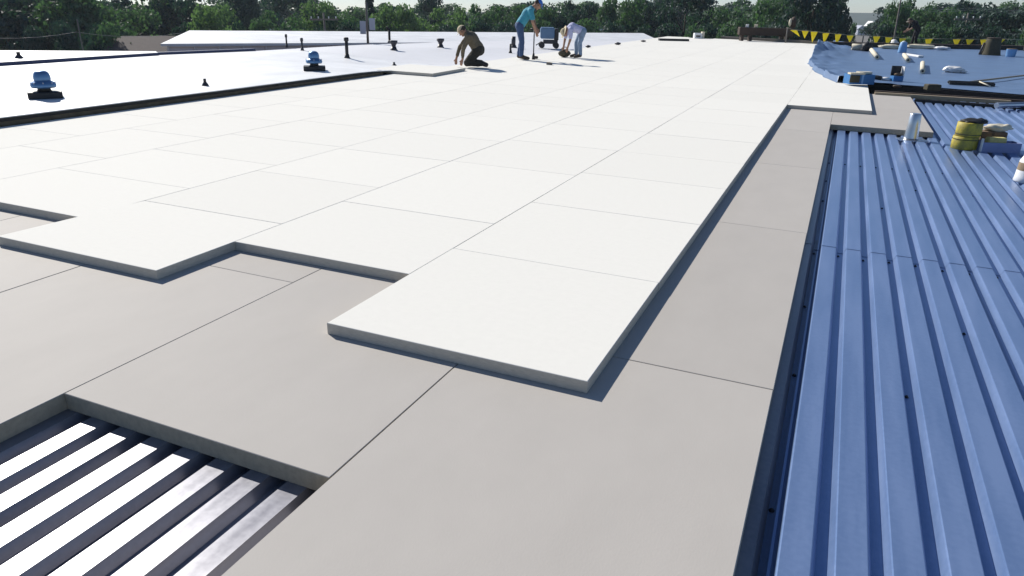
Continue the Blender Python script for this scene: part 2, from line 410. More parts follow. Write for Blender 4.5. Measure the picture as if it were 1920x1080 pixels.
def make_white_roof():
    def sheet(name, m, nu, nv, fl, fr, v0, v1, off):
        bm = B(); rows = []
        for i in range(nv):
            v = v0 + (v1 - v0) * i / (nv - 1); ul, ur = fl(v), fr(v)
            rows.append([bm.verts.new(g(ul + (ur - ul) * k / (nu - 1), v, roof_z(ul + (ur - ul) * k / (nu - 1), v) + off)) for k in range(nu)])
        for a, b in zip(rows, rows[1:]):
            for i in range(nu - 1): bm.faces.new((a[i], a[i + 1], b[i + 1], b[i])).smooth = True
        r = bmesh.ops.extrude_face_region(bm, geom=bm.faces[:]); nw = [x for x in r['geom'] if isinstance(x, bmesh.types.BMVert)]
        for v in nw: v.co.z -= 0.012
        bmesh.ops.recalc_face_normals(bm, faces=bm.faces[:]); bm.normal_update()
        for f in bm.faces: f.smooth = f.smooth and abs(f.normal.z) > .7
        for e in bm.edges:
            if len(e.link_faces) == 2 and e.calc_face_angle() > .6: e.smooth = False
        structure(mk(name, bm, m))
    sheet("white_membrane_roof", M_MEMBRANE, 9, 44, lambda v: LEFT_U(v), lambda v: -5.97, -2, 12.4, 0)
    sheet("grey_membrane_roof", M_LAVENDER, 12, 40, lambda v: LEFT_U(v), lambda v: -5.965, 12.4, 26.0, 0.0)
    # edge timbers (two courses of dark nailers)
    t = thing("roof_edge_nailer", "dark weathered timber nailers along the cut edge of the old white roof", "timber edge", g(-5.985, 0, 0))
    for (za, zb, off, m) in ((0.036, 0.064, -0.012, M_TAR), (-0.05, 0.035, 0.0, M_DARKEDGE)):
        v = -2.0
        while v < 9.9:
            w = min(2.4, 10.05 - v); bm = B()
            box(bm, g(off - .07, v + .002, za), g(off + random.uniform(0, .004), v + w - .002, zb)); mk("plank", bm, m, t); v += w
    # further white roof beyond the gap
    bm = B(); q = [at(-160, 126.5, .125), at(296, 98.6, .125), at(292, 96.0, .125), at(-160, 93.5, .125)]
    prism(bm, [(x.x, x.y) for x in q], -.5, 0.125 * G, 0, 1)
    structure(mk("far_white_roof", bm, (M_MEMBRANE, M_STEPSHADE)))  # sides coloured navy to darken the shaded step face
    bm = B(); k0 = EDGE_L[0][1]; prism(bm, [((LEFT_U(v) + o) * G, v * G) for v, o in ((-2, -.10), (-2, -.012), (EDGE_L[1][0], -.012), (EDGE_L[2][0], -.012), (EDGE_L[2][0], -.10), (EDGE_L[1][0], -.10))], -.2 * G, 0.122 * G); tag(mk("shade_kerb", bm, M_STEPSHADE), "navy kerb painted dark for the shade between the two white roofs", "kerb")
make_white_roof()

# dark rubber membrane on the right with its rumpled left edge
def make_rubber():
    nx, ny = 110, 110; bm = B(); rows = []
    def left(v):
        pts = [(12.6, .7), (13.5, 0.5), (14.6, 0.26), (16.0, 0.02), (18.0, -0.16), (20.5, -0.22), (24, -.16), (28, -.05), (30.6, 0.1)]
        for (a, x), (b, y) in zip(pts, pts[1:]):
            if v <= b: return x + (y - x) * max(0, (v - a)) / (b - a)
        return pts[-1][1]
    for j in range(ny):
        s = j / (ny - 1); row = []
        for i in range(nx):
            t = (i / (nx - 1)) ** 2
            # front edge slants with u
            u_guess = 0.3 + t * 12
            vf = 13.55 - 0.33 * min(max(u_guess - 1.6, 0.0), 4.5)
            v = vf + (30.3 - vf) * s ** 1.25
            ul = left(v) + 0.07 * noise.noise(Vector((v * 1.7, 0, 5)))
            u = ul + t * (12.5 - ul)
            e = (u - ul)
            fold = max(0, 1 - e / 1.3)
            z = 0.022 + 0.003 * noise.noise(Vector((u * 1.3, v * 1.3, 0)))
            z += fold * fold * 1.0 * (0.055 + 0.10 * abs(noise.noise(Vector((u * 2.2 + v * 1.2, v * .8 - u, 2)))) + 0.05 * noise.noise(Vector((u * 5, v * 3, 9))))
            if 16.5 < v < 28: z += (0.16 + .22 * abs(noise.noise(Vector((u * 2.6, v * .55, 4))))) * max(0, 1 - e / 0.9) * max(0, 1 - abs(v - 22.5) / 5)
            if e < 0.02: z = 0.006
            if i == 0: z = 0.004
            row.append(bm.verts.new(g(u, v, z)))
        rows.append(row)
    for a, b in zip(rows, rows[1:]):
        for i in range(nx - 1): bm.faces.new((a[i], a[i + 1], b[i + 1], b[i])).smooth = True
    r = bmesh.ops.extrude_face_region(bm, geom=bm.faces[:])
    for v in [x for x in r['geom'] if isinstance(x, bmesh.types.BMVert)]: v.co.z -= 0.004
    tag(mk("rubber_membrane", bm, M_EPDM), "dark rubber roof membrane with painted blue sky sheen rolled out on the right with rumpled left edge", "roof membrane")
    # the base the membrane lies on
    bm = B(); pts = [(1.0, 13.75), (1.7, 13.52), (6.5, 12.05), (13.5, 12.05), (13.5, 30.6), (1.0, 30.6)]
    prism(bm, [(x * G, y * G) for x, y in pts], -0.16 * G, 0.006 * G); structure(mk("membrane_base", bm, M_TAR))
make_rubber()

# battens between the deck and the membrane
def batten(name, a, b, w, z0, z1, m, label):
    a, b = Vector(a), Vector(b); d = (b - a); L = d.length; rz = math.atan2(d.y, d.x)
    t = thing(name, label, "timber", a, rz); bm = B(); box(bm, (0, -w / 2, z0 * G), (L, w / 2, z1 * G)); bmesh.ops.bevel(bm, geom=bm.edges[:], offset=.004, segments=1, affect='EDGES')
    mk("plank", bm, m, t); return t
def make_battens():
    a, b = at(1640, 171, -.02), at(2300, 214, -.02)
    batten("timber_batten", a, b, 0.10, -.06, .012, M_BROWNWOOD, "dark long batten along the near edge of the rubber membrane")
    a, b = at(1640, 175, -.03), at(1895, 191, -.03)
    batten("pale_batten", a, b, 0.09, -.035, 0.02, M_WOOD, "pale long lumber lying beside the dark batten")
    a, b = at(1716, 184.5, -.06), at(2300, 226, -.06)
    batten("timber_batten", a, b, 0.12, -.14, -0.005, M_TAR, "black timber at the far end of the metal deck ribs")
    a, b = at(1868, 199, -.05), at(1990, 196, -.05)
    t = thing("steel_pipe", "pale metal pipe lying across the far deck ribs", "pipe", (a.x, a.y, -.06 * G), math.atan2((b - a).y, (b - a).x))
    bm = B(); tube(bm, (0, 0, .03), ((b - a).length, 0, .03), .055, n=14); mk("tube", bm, M_GALV, t)
make_battens()

# far edge of the roof: dark upstands
def make_parapets():
    a, b = at(1556, 88, 0), at(2150, 100, 0)
    rz = math.atan2((b - a).y, (b - a).x); t = thing("roof_parapet", "black low upstand along the far edge behind the rubber membrane", "parapet", a, rz)
    bm = B(); box(bm, (0, -.1, -.3), ((b - a).length, .2, .20)); mk("upstand", bm, M_TAR, t)
    bm = B(); box(bm, (0, -.13, .202), ((b - a).length, .23, .23)); mk("coping", bm, M_BROWNWOOD, t)
    a, b = at(1352, 72.5, 0), at(1560, 84, 0)
    rz = math.atan2((b - a).y, (b - a).x); t = thing("roof_parapet", "brown weathered upstand along the far edge left of the yellow pennants", "parapet", a, rz)
    bm = B(); box(bm, (0, 0, -.3), ((b - a).length, .25, .13)); mk("upstand", bm, M_POLE, t)
make_parapets()

# ------------------------------------------------------------------ people
def person(label, loc, heading, J, outfit, hat=None, scale=1.0, lift=0.0):
    """J: joint positions in metres; x forward, y to the person's left, z up"""
    t = thing("person", label, "person", loc, heading); t.scale = (scale,) * 3
    def run(bm, pts, rad, sy=1.0, step=0.35):
        for (p, r0), (q, r1) in zip(zip(pts, rad), zip(pts[1:], rad[1:])):
            p, q = Vector(p), Vector(q); n = max(2, int((q - p).length / (min(r0, r1) * step)) + 1)
            for i in range(n + 1):
                k = i / n; c = p.lerp(q, k); r = r0 + (r1 - r0) * k
                rr = bmesh.ops.create_icosphere(bm, subdivisions=2, radius=r)
                for v in rr['verts']: v.co = Vector((v.co.x, v.co.y * sy, v.co.z)) + c
    def finish(name, bm, m, vox=0.018, smooth=3):
        me = bpy.data.meshes.new(name); bm.to_mesh(me); bm.free()
        o = bpy.data.objects.new(name, me); COL.objects.link(o)
        md = o.modifiers.new("r", 'REMESH'); md.mode = 'VOXEL'; md.voxel_size = vox; md.use_smooth_shade = True
        sm = o.modifiers.new("s", 'SMOOTH'); sm.factor = 0.5; sm.iterations = smooth
        dg = bpy.context.evaluated_depsgraph_get(); me2 = bpy.data.meshes.new_from_object(o.evaluated_get(dg))
        bpy.data.objects.remove(o); me2.name = name; me2.materials.clear(); me2.materials.append(m)
        if name in ('shirt', 'trousers'):
            for v in me2.vertices:
                v.co += v.normal * .009 * (noise.noise(v.co * 13 + loc) + .6 * noise.noise(Vector((v.co.x * 22, v.co.y * 22, v.co.z * 40))))
        return link(name, me2, t)
    hip, chest, neck, head = [Vector(J[k]) for k in ('hip', 'chest', 'neck', 'head')]
    hdir = Vector(J['look']).normalized()
    # body: one continuous skin-coloured mesh
    bm = B()
    run(bm, [hip, hip.lerp(chest, .5), chest, neck], [.125, .115, .125, .06], sy=1.28)
    run(bm, [neck, head], [.056, .055])
    r0 = bmesh.ops.create_icosphere(bm, subdivisions=3, radius=.108)
    for v in r0['verts']: v.co = Vector((v.co.x * 0.98, v.co.y * .80, v.co.z * 1.12)) + head
    side = Vector((0, 1, 0)); upv = side.cross(hdir) * -1
    if upv.z < 0: upv = -upv
    run(bm, [head + hdir * .095 + upv * -.0, head + hdir * .125 - upv * .03], [.014, .02])          # nose
    run(bm, [head + hdir * .07 - upv * .085, head + hdir * .085 - upv * .09], [.04, .035])           # chin
    for s in (-1, 1): run(bm, [head + side * s * .085, head + side * s * .098 - hdir * .01], [.026, .02])   # ears
    for s, e in ((1, 'L'), (-1, 'R')):
        sh, el, wr = Vector(J['sh' + e]), Vector(J['el' + e]), Vector(J['wr' + e])
        run(bm, [chest.lerp(neck, .35), sh], [.075, .068]); run(bm, [sh, el, wr], [.062, .046, .033])
        d = Vector(J['hand' + e]).normalized(); palm = wr + d * .085
        run(bm, [wr, palm], [.033, .036], sy=.8)
        ax = d.cross(Vector((0, 1, 0))); ax = ax.normalized() if ax.length > .1 else Vector((1, 0, 0))
        for fi in range(4):
            b0 = palm + ax * (fi - 1.5) * .021 * 1.0; ln = (.07, .082, .078, .06)[fi]
            run(bm, [b0, b0 + d * ln * .6, b0 + d * ln * .95 + side * (-s) * .02], [.0115, .011, .010])
        run(bm, [wr + d * .03 + ax * .03, wr + d * .08 + ax * .062], [.014, .012])
        kn, an, toe = Vector(J['kn' + e]), Vector(J['an' + e]), Vector(J['toe' + e]); hp = hip + side * s * .095
        run(bm, [hp, kn, an], [.098, .062, .044]); run(bm, [an, toe], [.045, .038])
    finish("body", bm, M_SKIN, .011, 2)
    # shirt
    bk = outfit.get('bulk', 1.0); bm = B(); run(bm, [hip.lerp(chest, .12), hip.lerp(chest, .5), chest, chest.lerp(neck, .75)], [.142 * bk, .136 * bk, .146 * bk, .085 * bk], sy=1.28)
    sl = outfit.get('sleeve', .75)
    for s, e in ((1, 'L'), (-1, 'R')):
        sh, el, wr = Vector(J['sh' + e]), Vector(J['el' + e]), Vector(J['wr' + e])
        run(bm, [chest.lerp(neck, .35), sh], [.095, .084])
        if sl <= 1: run(bm, [sh, sh.lerp(el, sl)], [.082, .07])
        else: run(bm, [sh, el, el.lerp(wr, sl - 1)], [.082, .06, .046])
    finish("shirt", bm, outfit['shirt'])
    bm = B(); run(bm, [hip.lerp(chest, .16), hip], [.136 * bk, .142 * bk], sy=1.28)
    for s, e in ((1, 'L'), (-1, 'R')):
        kn, an = Vector(J['kn' + e]), Vector(J['an' + e]); hp = hip + side * s * .095
        run(bm, [hp, kn, kn.lerp(an, .94)], [.118 * bk, .080 * bk, .066 * bk])
    finish("trousers", bm, outfit['trousers'])
    for s, e in ((1, 'L'), (-1, 'R')):
        bm = B(); an, toe = Vector(J['an' + e]), Vector(J['toe' + e])
        run(bm, [an + (Vector(J['kn' + e]) - an).normalized() * .07, an, toe], [.062, .062, .05]); finish("boot", bm, M_BOOT)
    # hair or hat
    bm = B()
    r0 = bmesh.ops.create_icosphere(bm, subdivisions=3, radius=.118)
    for v in r0['verts']: v.co = Vector((v.co.x, v.co.y * .86, v.co.z * 1.1))
    cut = [v for v in bm.verts if v.co.dot(hdir) > .055 and v.co.dot(upv) < .055 or v.co.dot(upv) < -.06]
    bmesh.ops.delete(bm, geom=cut, context='VERTS')
    for v in bm.verts: v.co += head - hdir * .006 + upv * .008
    for f in bm.faces: f.smooth = True
    mk("hair" if hat != 'straw' else "hair", bm, M_HAIR, t)
    if hat:
        m = {'cap': M_CAP, 'straw': M_STRAW, 'tan': M_STRAW, 'dark': M_BOOT}[hat]; bm = B()
        r0 = bmesh.ops.create_icosphere(bm, subdivisions=3, radius=.128)
        for v in r0['verts']: v.co = Vector((v.co.x, v.co.y * .88, v.co.z * 1.05))
        bmesh.ops.delete(bm, geom=[v for v in bm.verts if v.co.dot(upv) < .028], context='VERTS')
        for v in bm.verts: v.co += head + upv * .012
        # brim
        fwd = hdir - upv * hdir.dot(upv); fwd.normalize(); n = 18
        full = hat == 'straw'
        ring0 = []; ring1 = []
        for i in range(n + 1):
            a = (-math.pi + 2 * math.pi * i / n) if full else (-1.15 + 2.3 * i / n)
            d = fwd * math.cos(a) + side * math.sin(a)
            r1 = .21 if full else .125 + .085 * max(0, math.cos(a * 1.25))
            ring0.append(bm.verts.new(head + upv * .045 + d * .118)); ring1.append(bm.verts.new(head + upv * (.02 if full else .03) + d * r1))
        for i in range(n): bm.faces.new((ring0[i], ring0[i + 1], ring1[i + 1], ring1[i]))
        for f in bm.faces: f.smooth = True
        mk("hat", bm, m, t)
    for s in (-1, 1):
        bm = B(); bmesh.ops.create_icosphere(bm, subdivisions=1, radius=.011)
        mk("eye", bm, M_EYE, t, head + hdir * .094 + side * s * .034 + upv * .022)
    return t

VIEW = Vector((RB[2].x, RB[2].y, 0)).normalized()
RIGHT_H = math.atan2(RB[0].y, RB[0].x); LEFT_H = RIGHT_H + math.pi
PEOPLE_J = {
 'kneel': dict(hip=(-.06, 0, .44), chest=(.13, 0, .72), neck=(.27, 0, .86), head=(.38, 0, .91), look=(.62, 0, -.78),
    shL=(.20, .21, .76), elL=(.34, .25, .46), wrL=(.36, .20, .19), handL=(.3, 0, -1), shR=(.22, -.21, .76), elR=(.46, -.23, .48), wrR=(.55, -.17, .19), handR=(.1, 0, -1),
    knL=(.24, .17, .11), anL=(-.15, .15, .09), toeL=(-.28, .15, .05), knR=(.24, -.17, .11), anR=(-.15, -.15, .09), toeR=(-.28, -.15, .05)),
 'stand': dict(hip=(-.10, 0, .92), chest=(.12, 0, 1.26), neck=(.27, 0, 1.42), head=(.40, 0, 1.50), look=(.62, 0, -.78),
    shL=(.20, .20, 1.32), elL=(.30, .24, 1.05), wrL=(.38, .08, .86), handL=(.4, -.3, -.9), shR=(.20, -.20, 1.32), elR=(.26, -.24, 1.03), wrR=(.36, -.07, .78), handR=(.4, .3, -.9),
    knL=(-.03, .11, .50), anL=(-.10, .12, .09), toeL=(.09, .14, .05), knR=(-.02, -.11, .50), anR=(-.03, -.12, .09), toeR=(.17, -.14, .05)),
 'bend': dict(hip=(-.12, 0, .86), chest=(.24, 0, .99), neck=(.41, 0, .93), head=(.50, 0, .82), look=(.25, 0, -.96),
    shL=(.33, .19, .90), elL=(.34, .23, .60), wrL=(.40, .16, .34), handL=(.2, -.1, -1), shR=(.34, -.19, .90), elR=(.42, -.23, .60), wrR=(.48, -.12, .34), handR=(.1, .1, -1),
    knL=(-.02, .12, .48), anL=(-.06, .13, .09), toeL=(.13, .15, .05), knR=(.04, -.12, .48), anR=(.02, -.13, .09), toeR=(.20, -.15, .05)),
 'reach': dict(hip=(-.08, 0, .92), chest=(.14, 0, 1.26), neck=(.31, 0, 1.36), head=(.44, 0, 1.38), look=(.8, 0, -.55),
    shL=(.24, .20, 1.27), elL=(.36, .24, 1.00), wrL=(.55, .16, .86), handL=(.9, 0, -.4), shR=(.24, -.20, 1.27), elR=(.30, -.24, .99), wrR=(.48, -.14, .84), handR=(.9, 0, -.4),
    knL=(.0, .12, .50), anL=(-.10, .13, .09), toeL=(.09, .15, .05), knR=(.0, -.12, .50), anR=(.05, -.13, .09), toeR=(.23, -.15, .05)),
}
person("kneeling worker in dark brown shirt and tan cap reaching down at the old roof edge", at(893, 125, .020), LEFT_H, PEOPLE_J['kneel'],
       dict(shirt=M_BROWNSHIRT, trousers=M_DARKOLIVE, sleeve=1.75, bulk=1.22), hat='tan', scale=.95)  # long brown sleeves put the shade on his forearms into cloth
person("standing worker in teal shirt, blue cap and jeans looking down at his tool", at(979, 112, 0), RIGHT_H, PEOPLE_J['stand'],
       dict(shirt=M_TEAL, trousers=M_DENIM, sleeve=.7), hat='cap', scale=1.04)
person("bent over worker in lilac shirt, straw hat and faded jeans", at(1083, 108.5, 0), LEFT_H + .15, PEOPLE_J['bend'],
       dict(shirt=M_LILAC, trousers=M_PALEDENIM, sleeve=.8), hat='straw', scale=.93)
person("worker in black clothes leaning forward behind the yellow pennants on the right", at(1711, 89.5, 0.02), LEFT_H, PEOPLE_J['reach'],
       dict(shirt=M_BLACKCLOTH, trousers=M_BLACKCLOTH, sleeve=.8), hat='dark', scale=.88)

# tools held or used by the workers
def make_tools():
    p = at(1000, 111.5, 0)
    t = thing("screw_gun", "long handled dark fastening tool standing in the hands of the teal shirted worker", "tool", p, RIGHT_H)
    bm = B(); tube(bm, (0, 0, .16), (0, 0, .86), .018, n=8); mk("shaft", bm, M_DARKPIPE, t)
    bm = B(); tube(bm, (-.11, 0, .86), (.06, 0, .88), .022, n=8); mk("handle", bm, M_BLACK, t)
    bm = B(); tube(bm, (0, 0, 0.0), (0, 0, .18), .05, .03, n=10); mk("nose_piece", bm, M_BLACK, t)
    bm = B(); box(bm, (.00, -.05, .02), (.14, .05, .10)); bmesh.ops.bevel(bm, geom=bm.edges[:], offset=.015, segments=2, affect='EDGES'); mk("motor", bm, M_BOOT, t)
    p = at(1058, 107.5, 0); t = thing("tool_bag", "olive canvas bag on the boards below the bent worker's hands", "bag", p, LEFT_H)
    bm = B(); blob(bm, (0, 0, .12), .17, 3, .15, (1.2, .8, .72)); mk("sack", bm, M_OLIVE, t)
    bm = B(); tube(bm, (-.12, 0, .22), (-.05, 0, .31), .012); tube(bm, (-.05, 0, .31), (.06, 0, .31), .012); tube(bm, (.06, 0, .31), (.13, 0, .22), .012); mk("handle", bm, M_BOOT, t)
    p = at(1030, 121.5, 0); t = thing("fastener_box", "small dark fastener carton on the white boards in front of the standing worker", "box", p)
    bm = B(); box(bm, (-.07, -.05, 0), (.07, .05, .06)); mk("carton", bm, M_POLE, t)
    bm = B(); box(bm, (-.07, -.05, .062), (.02, .05, .066)); mk("flap", bm, M_BROWNBOX, t)
make_tools()

# ------------------------------------------------------------------ things on the white roof
def mushroom_vent(label, p, s):
    d = p - CAM_R; t = thing("roof_fan", label, "roof vent", p, math.atan2(d.y, d.x), "mushroom fans on the old white roof"); t.scale = (s, s, s * 1.38)
    bm = B(); box(bm, (-.27, -.345, 0), (.27, .345, .105)); bmesh.ops.bevel(bm, geom=bm.edges[:], offset=.012, segments=1, affect='EDGES'); mk("curb", bm, M_BLACK, t)
    bm = B(); lathe(bm, [(.15, .105), (.13, .15), (.13, .17)], 20); mk("neck", bm, M_BLACK, t)
    bm = B(); lathe(bm, [(.14, .165), (.245, .165), (.262, .19), (.262, .215), (.24, .245), (.20, .262), (.17, .272), (.168, .275)], 28); mk("hood", bm, M_STEEL, t)
    bm = B(); lathe(bm, [(.165, .27), (.176, .31), (.172, .345), (.158, .385), (.135, .412), (.10, .43), (.05, .44), (.004, .442)], 28); mk("cap", bm, M_STEEL, t)
    bb = B(); tube(bb, (0, 0, -.02), (0, 0, .008), .01, n=6); bme = bpy.data.meshes.new("bolt"); bb.to_mesh(bme); bb.free(); bme.materials.append(M_GALV)
    for k in range(8): a = k * math.pi / 4; link("bolt", bme, t, Vector((math.cos(a) * .248, math.sin(a) * .248, .255)))
    return t
mushroom_vent("large blue grey mushroom fan on black curb nearest the left edge of the photo", on_white(86, 183), 0.64)
mushroom_vent("smaller blue grey mushroom fan standing between the pipes and the old roof edge", on_white(590, 132), 0.66)
def boot_vent(label, p, h, r):
    t = thing("pipe_boot", label, "roof vent", p); bm = B(); lathe(bm, [(r * 1.9, 0), (r * 1.7, h * .12), (r, h * .45), (r * .9, h * .5)], 14); mk("flange", bm, M_DARKPIPE, t)
    bm = B(); lathe(bm, [(r * .75, h * .5), (r * .75, h), (r * .5, h * 1.02)], 12); mk("stub", bm, M_BLACK, t)
boot_vent("small dark vent stub near the middle of the old white roof", on_white(385, 160.5), .115, .032)
boot_vent("small dark conical vent on the farther white roof at far left", at(36, 109, .126), .13, .05)
boot_vent("small grey vent stub by the start of the loose board", on_white(739, 122.5), .08, .035)
def pipe_vent(label, p, h, r, cap=None, m=None):
    m = m or M_DARKPIPE
    t = thing("vent_pipe", label, "vent pipe", p); bm = B(); tube(bm, (0, 0, .0), (0, 0, h), r, r, 12); mk("pipe", bm, m, t)
    bm = B(); lathe(bm, [(r * 1.9, 0), (r * 1.5, .03), (r * 1.15, .10)], 14); mk("flashing", bm, m, t)
    if cap == 'collar': bm = B(); lathe(bm, [(r * 1.05, h - .07), (r * 1.45, h - .06), (r * 1.45, h + .015), (r * 1.1, h + .03)], 14); mk("cap", bm, m, t)
    if cap == 'cup': bm = B(); lathe(bm, [(r * .9, h * .45), (r * 1.9, h * .8), (r * 1.9, h), (r * 1.5, h)], 14); mk("cap", bm, m, t)
    if cap == 'bent':
        bm = B(); tube(bm, (0, 0, h - .02), (-.10, -.04, h + .05), r * .95, r * .95, 10); mk("cap", bm, m, t)
pipe_vent("tall black vent pipe with collar right of the smaller mushroom fan", on_white(651, 108.5), .50, .045, 'collar', M_BLACK)
pipe_vent("thin dark vent pipe against the grey wall, left of the pair", on_white(538, 89), .36, .025, 'collar')
pipe_vent("short thin dark vent pipe left of the tall black one", on_white(567, 94.5), .32, .03, 'collar')
pipe_vent("tall thin black pipe with bent top in front of the white metal roof", on_white(730.5, 80), .50, .045, 'bent', M_BLACK)
pipe_vent("squat cup topped vent pipe beside the tall bent pipe", on_white(738.5, 94), .29, .065, 'cup')
pipe_vent("squat cup topped vent pipe alone on the grey membrane", on_white(826, 89), .29, .068, 'cup')
pipe_vent("short dark pipe at the heel of the standing worker", on_white(957, 99.5), .30, .035, None, M_BLACK)
pipe_vent("stout dark pipe just behind the standing worker's legs", on_white(962.5, 89.5), .40, .08, None, M_DARKPIPE)
def mast():
    p = on_white(690, 81.5)
    t = thing("sign_mast", "dark mast with two pale grey panels before the white metal roof", "mast", p, RIGHT_H); t.scale = (.68, .68, .80)
    bm = B(); tube(bm, (0, 0, 0), (0, 0, 1.75), .065, .055, 10); mk("pole", bm, M_POLE, t)
    for x, z0, z1 in ((-.2, .40, .95), (.29, .58, 1.08)):
        bm = B(); box(bm, (x - .16, -.14, z0), (x + .14, -.08, z1)); bmesh.ops.bevel(bm, geom=bm.edges[:], offset=.01, segments=1, affect='EDGES'); mk("panel", bm, M_SIGN, t)
    bm = B(); tube(bm, (-.28, -.02, .80), (.38, -.02, .80), .025); mk("crossbar", bm, M_POLE, t)
mast()
def cart():
    p = at(1028, 90, 0)
    t = thing("equipment_cart", "blue grey equipment box on dark wheels between the two standing workers", "cart", p, RIGHT_H)
    bm = B(); box(bm, (-.32, -.30, .34), (.20, .30, .74)); bmesh.ops.bevel(bm, geom=bm.edges[:], offset=.03, segments=2, affect='EDGES'); mk("housing", bm, M_BLUEGREY, t)
    bm = B(); box(bm, (.203, -.26, .30), (.36, .26, .70)); bmesh.ops.bevel(bm, geom=bm.edges[:], offset=.02, segments=1, affect='EDGES'); mk("engine", bm, M_BLACK, t)
    bm = B(); box(bm, (-.20, -.2, .16), (.34, .2, .298)); mk("frame", bm, M_DARKPIPE, t)
    for x in (-.26, .28):
        for y in (-.30, .24):
            bm = B(); tube(bm, (x, y, .11), (x, y + .07, .11), .11, n=16); mk("wheel", bm, M_BLACK, t)
    bm = B(); tube(bm, (-.3, 0, .2), (-.46, 0, .10), .018); tube(bm, (-.46, -.1, .1), (-.46, .1, .1), .018); mk("handle", bm, M_BLACK, t)
    for px, py, s, lab in ((1102, 89.5, .07, "left of two dark scraps on the membrane right of the bent worker"), (1158, 84, .08, "dark scrap with upright pin on the far boards"), (1206, 79, .07, "rightmost dark scrap near the end of the white metal roof")):
        t = thing("scrap", lab, "scrap", at(px, py, 0)); bm = B(); blob(bm, (0, 0, .05), s, px, .4, (2.0, 1, .8), 1); mk("lump", bm, M_DARKPIPE, t)
cart()
def white_unit():
    p = at(1309, 72, 0)
    t = thing("rooftop_unit", "small white rooftop unit at the crest of the white boards", "rooftop unit", p, RIGHT_H); t.scale = (.75,) * 3
    bm = B(); box(bm, (-.32, -.2, .0), (.22, .3, .36)); bmesh.ops.bevel(bm, geom=bm.edges[:], offset=.02, segments=1, affect='EDGES'); mk("housing", bm, M_WHITE, t)
    bm = B(); box(bm, (.222, -.15, .0), (.40, .25, .46)); mk("duct", bm, M_CREAM, t)
    bm = B(); box(bm, (-.22, -.215, .09), (.1, -.203, .22)); mk("grille", bm, M_POLE, t)
    t = thing("dark_kerb", "low dark kerb left of the white rooftop unit at the crest", "kerb", at(1246, 76.5, 0), math.radians(30))
    bm = B(); box(bm, (-.25, 0, -.05), (1.25, .25, .10)); mk("block", bm, M_TAR, t)
white_unit()
def trestle():
    p = at(1432, 77.5, 0)
    t = thing("trestle_bench", "dark brown long trestle at the far roof edge left of the pennants", "trestle", p, RIGHT_H); t.scale = (.84,) * 3
    bm = B(); box(bm, (-1.65, -.25, .34), (1.25, .25, .80)); bmesh.ops.bevel(bm, geom=bm.edges[:], offset=.03, segments=1, affect='EDGES'); mk("beam", bm, M_BROWNWOOD, t)
    for x in (-1.42, -.90, 1.06, 1.38):
        bm = B(); box(bm, (x - .08, -.2, -.05), (x + .08, .2, .338)); mk("leg", bm, M_BROWNWOOD, t)
    bm = B(); box(bm, (1.253, -.22, .25), (1.75, .25, .86)); bmesh.ops.bevel(bm, geom=bm.edges[:], offset=.08, segments=2, affect='EDGES'); mk("end_box", bm, M_BOOT, t)
    t = thing("jacket_bundle", "brown jacket with pale lining slumped on the trestle's right end", "jacket", p + Vector(RB[0]) * 1.30 + Vector((0, 0, .73)), RIGHT_H)
    bm = B(); blob(bm, (.1, 0, .18), .24, 5, .4, (.75, .8, 1.25)); mk("cloth", bm, M_BROWNWOOD, t)
    bm = B(); blob(bm, (-.09, -.06, .2), .12, 8, .3, (.6, .9, 1.7)); mk("lining", bm, M_CREAM, t)
    for x, r, m, lab in ((-1.15, .08, M_WHITE, "small white pot on the left end of the trestle"), (-.6, .09, M_CREAM, "small pale pot nearer the middle of the trestle")):
        q = thing("paint_pot", lab, "pot", p + Vector(RB[0]) * x * .84 + Vector((0, 0, .675)))
        bm = B(); lathe(bm, [(r * .85, 0), (r, .01), (r, .16), (r * 1.05, .17)], 12); mk("can", bm, m, q)
trestle()

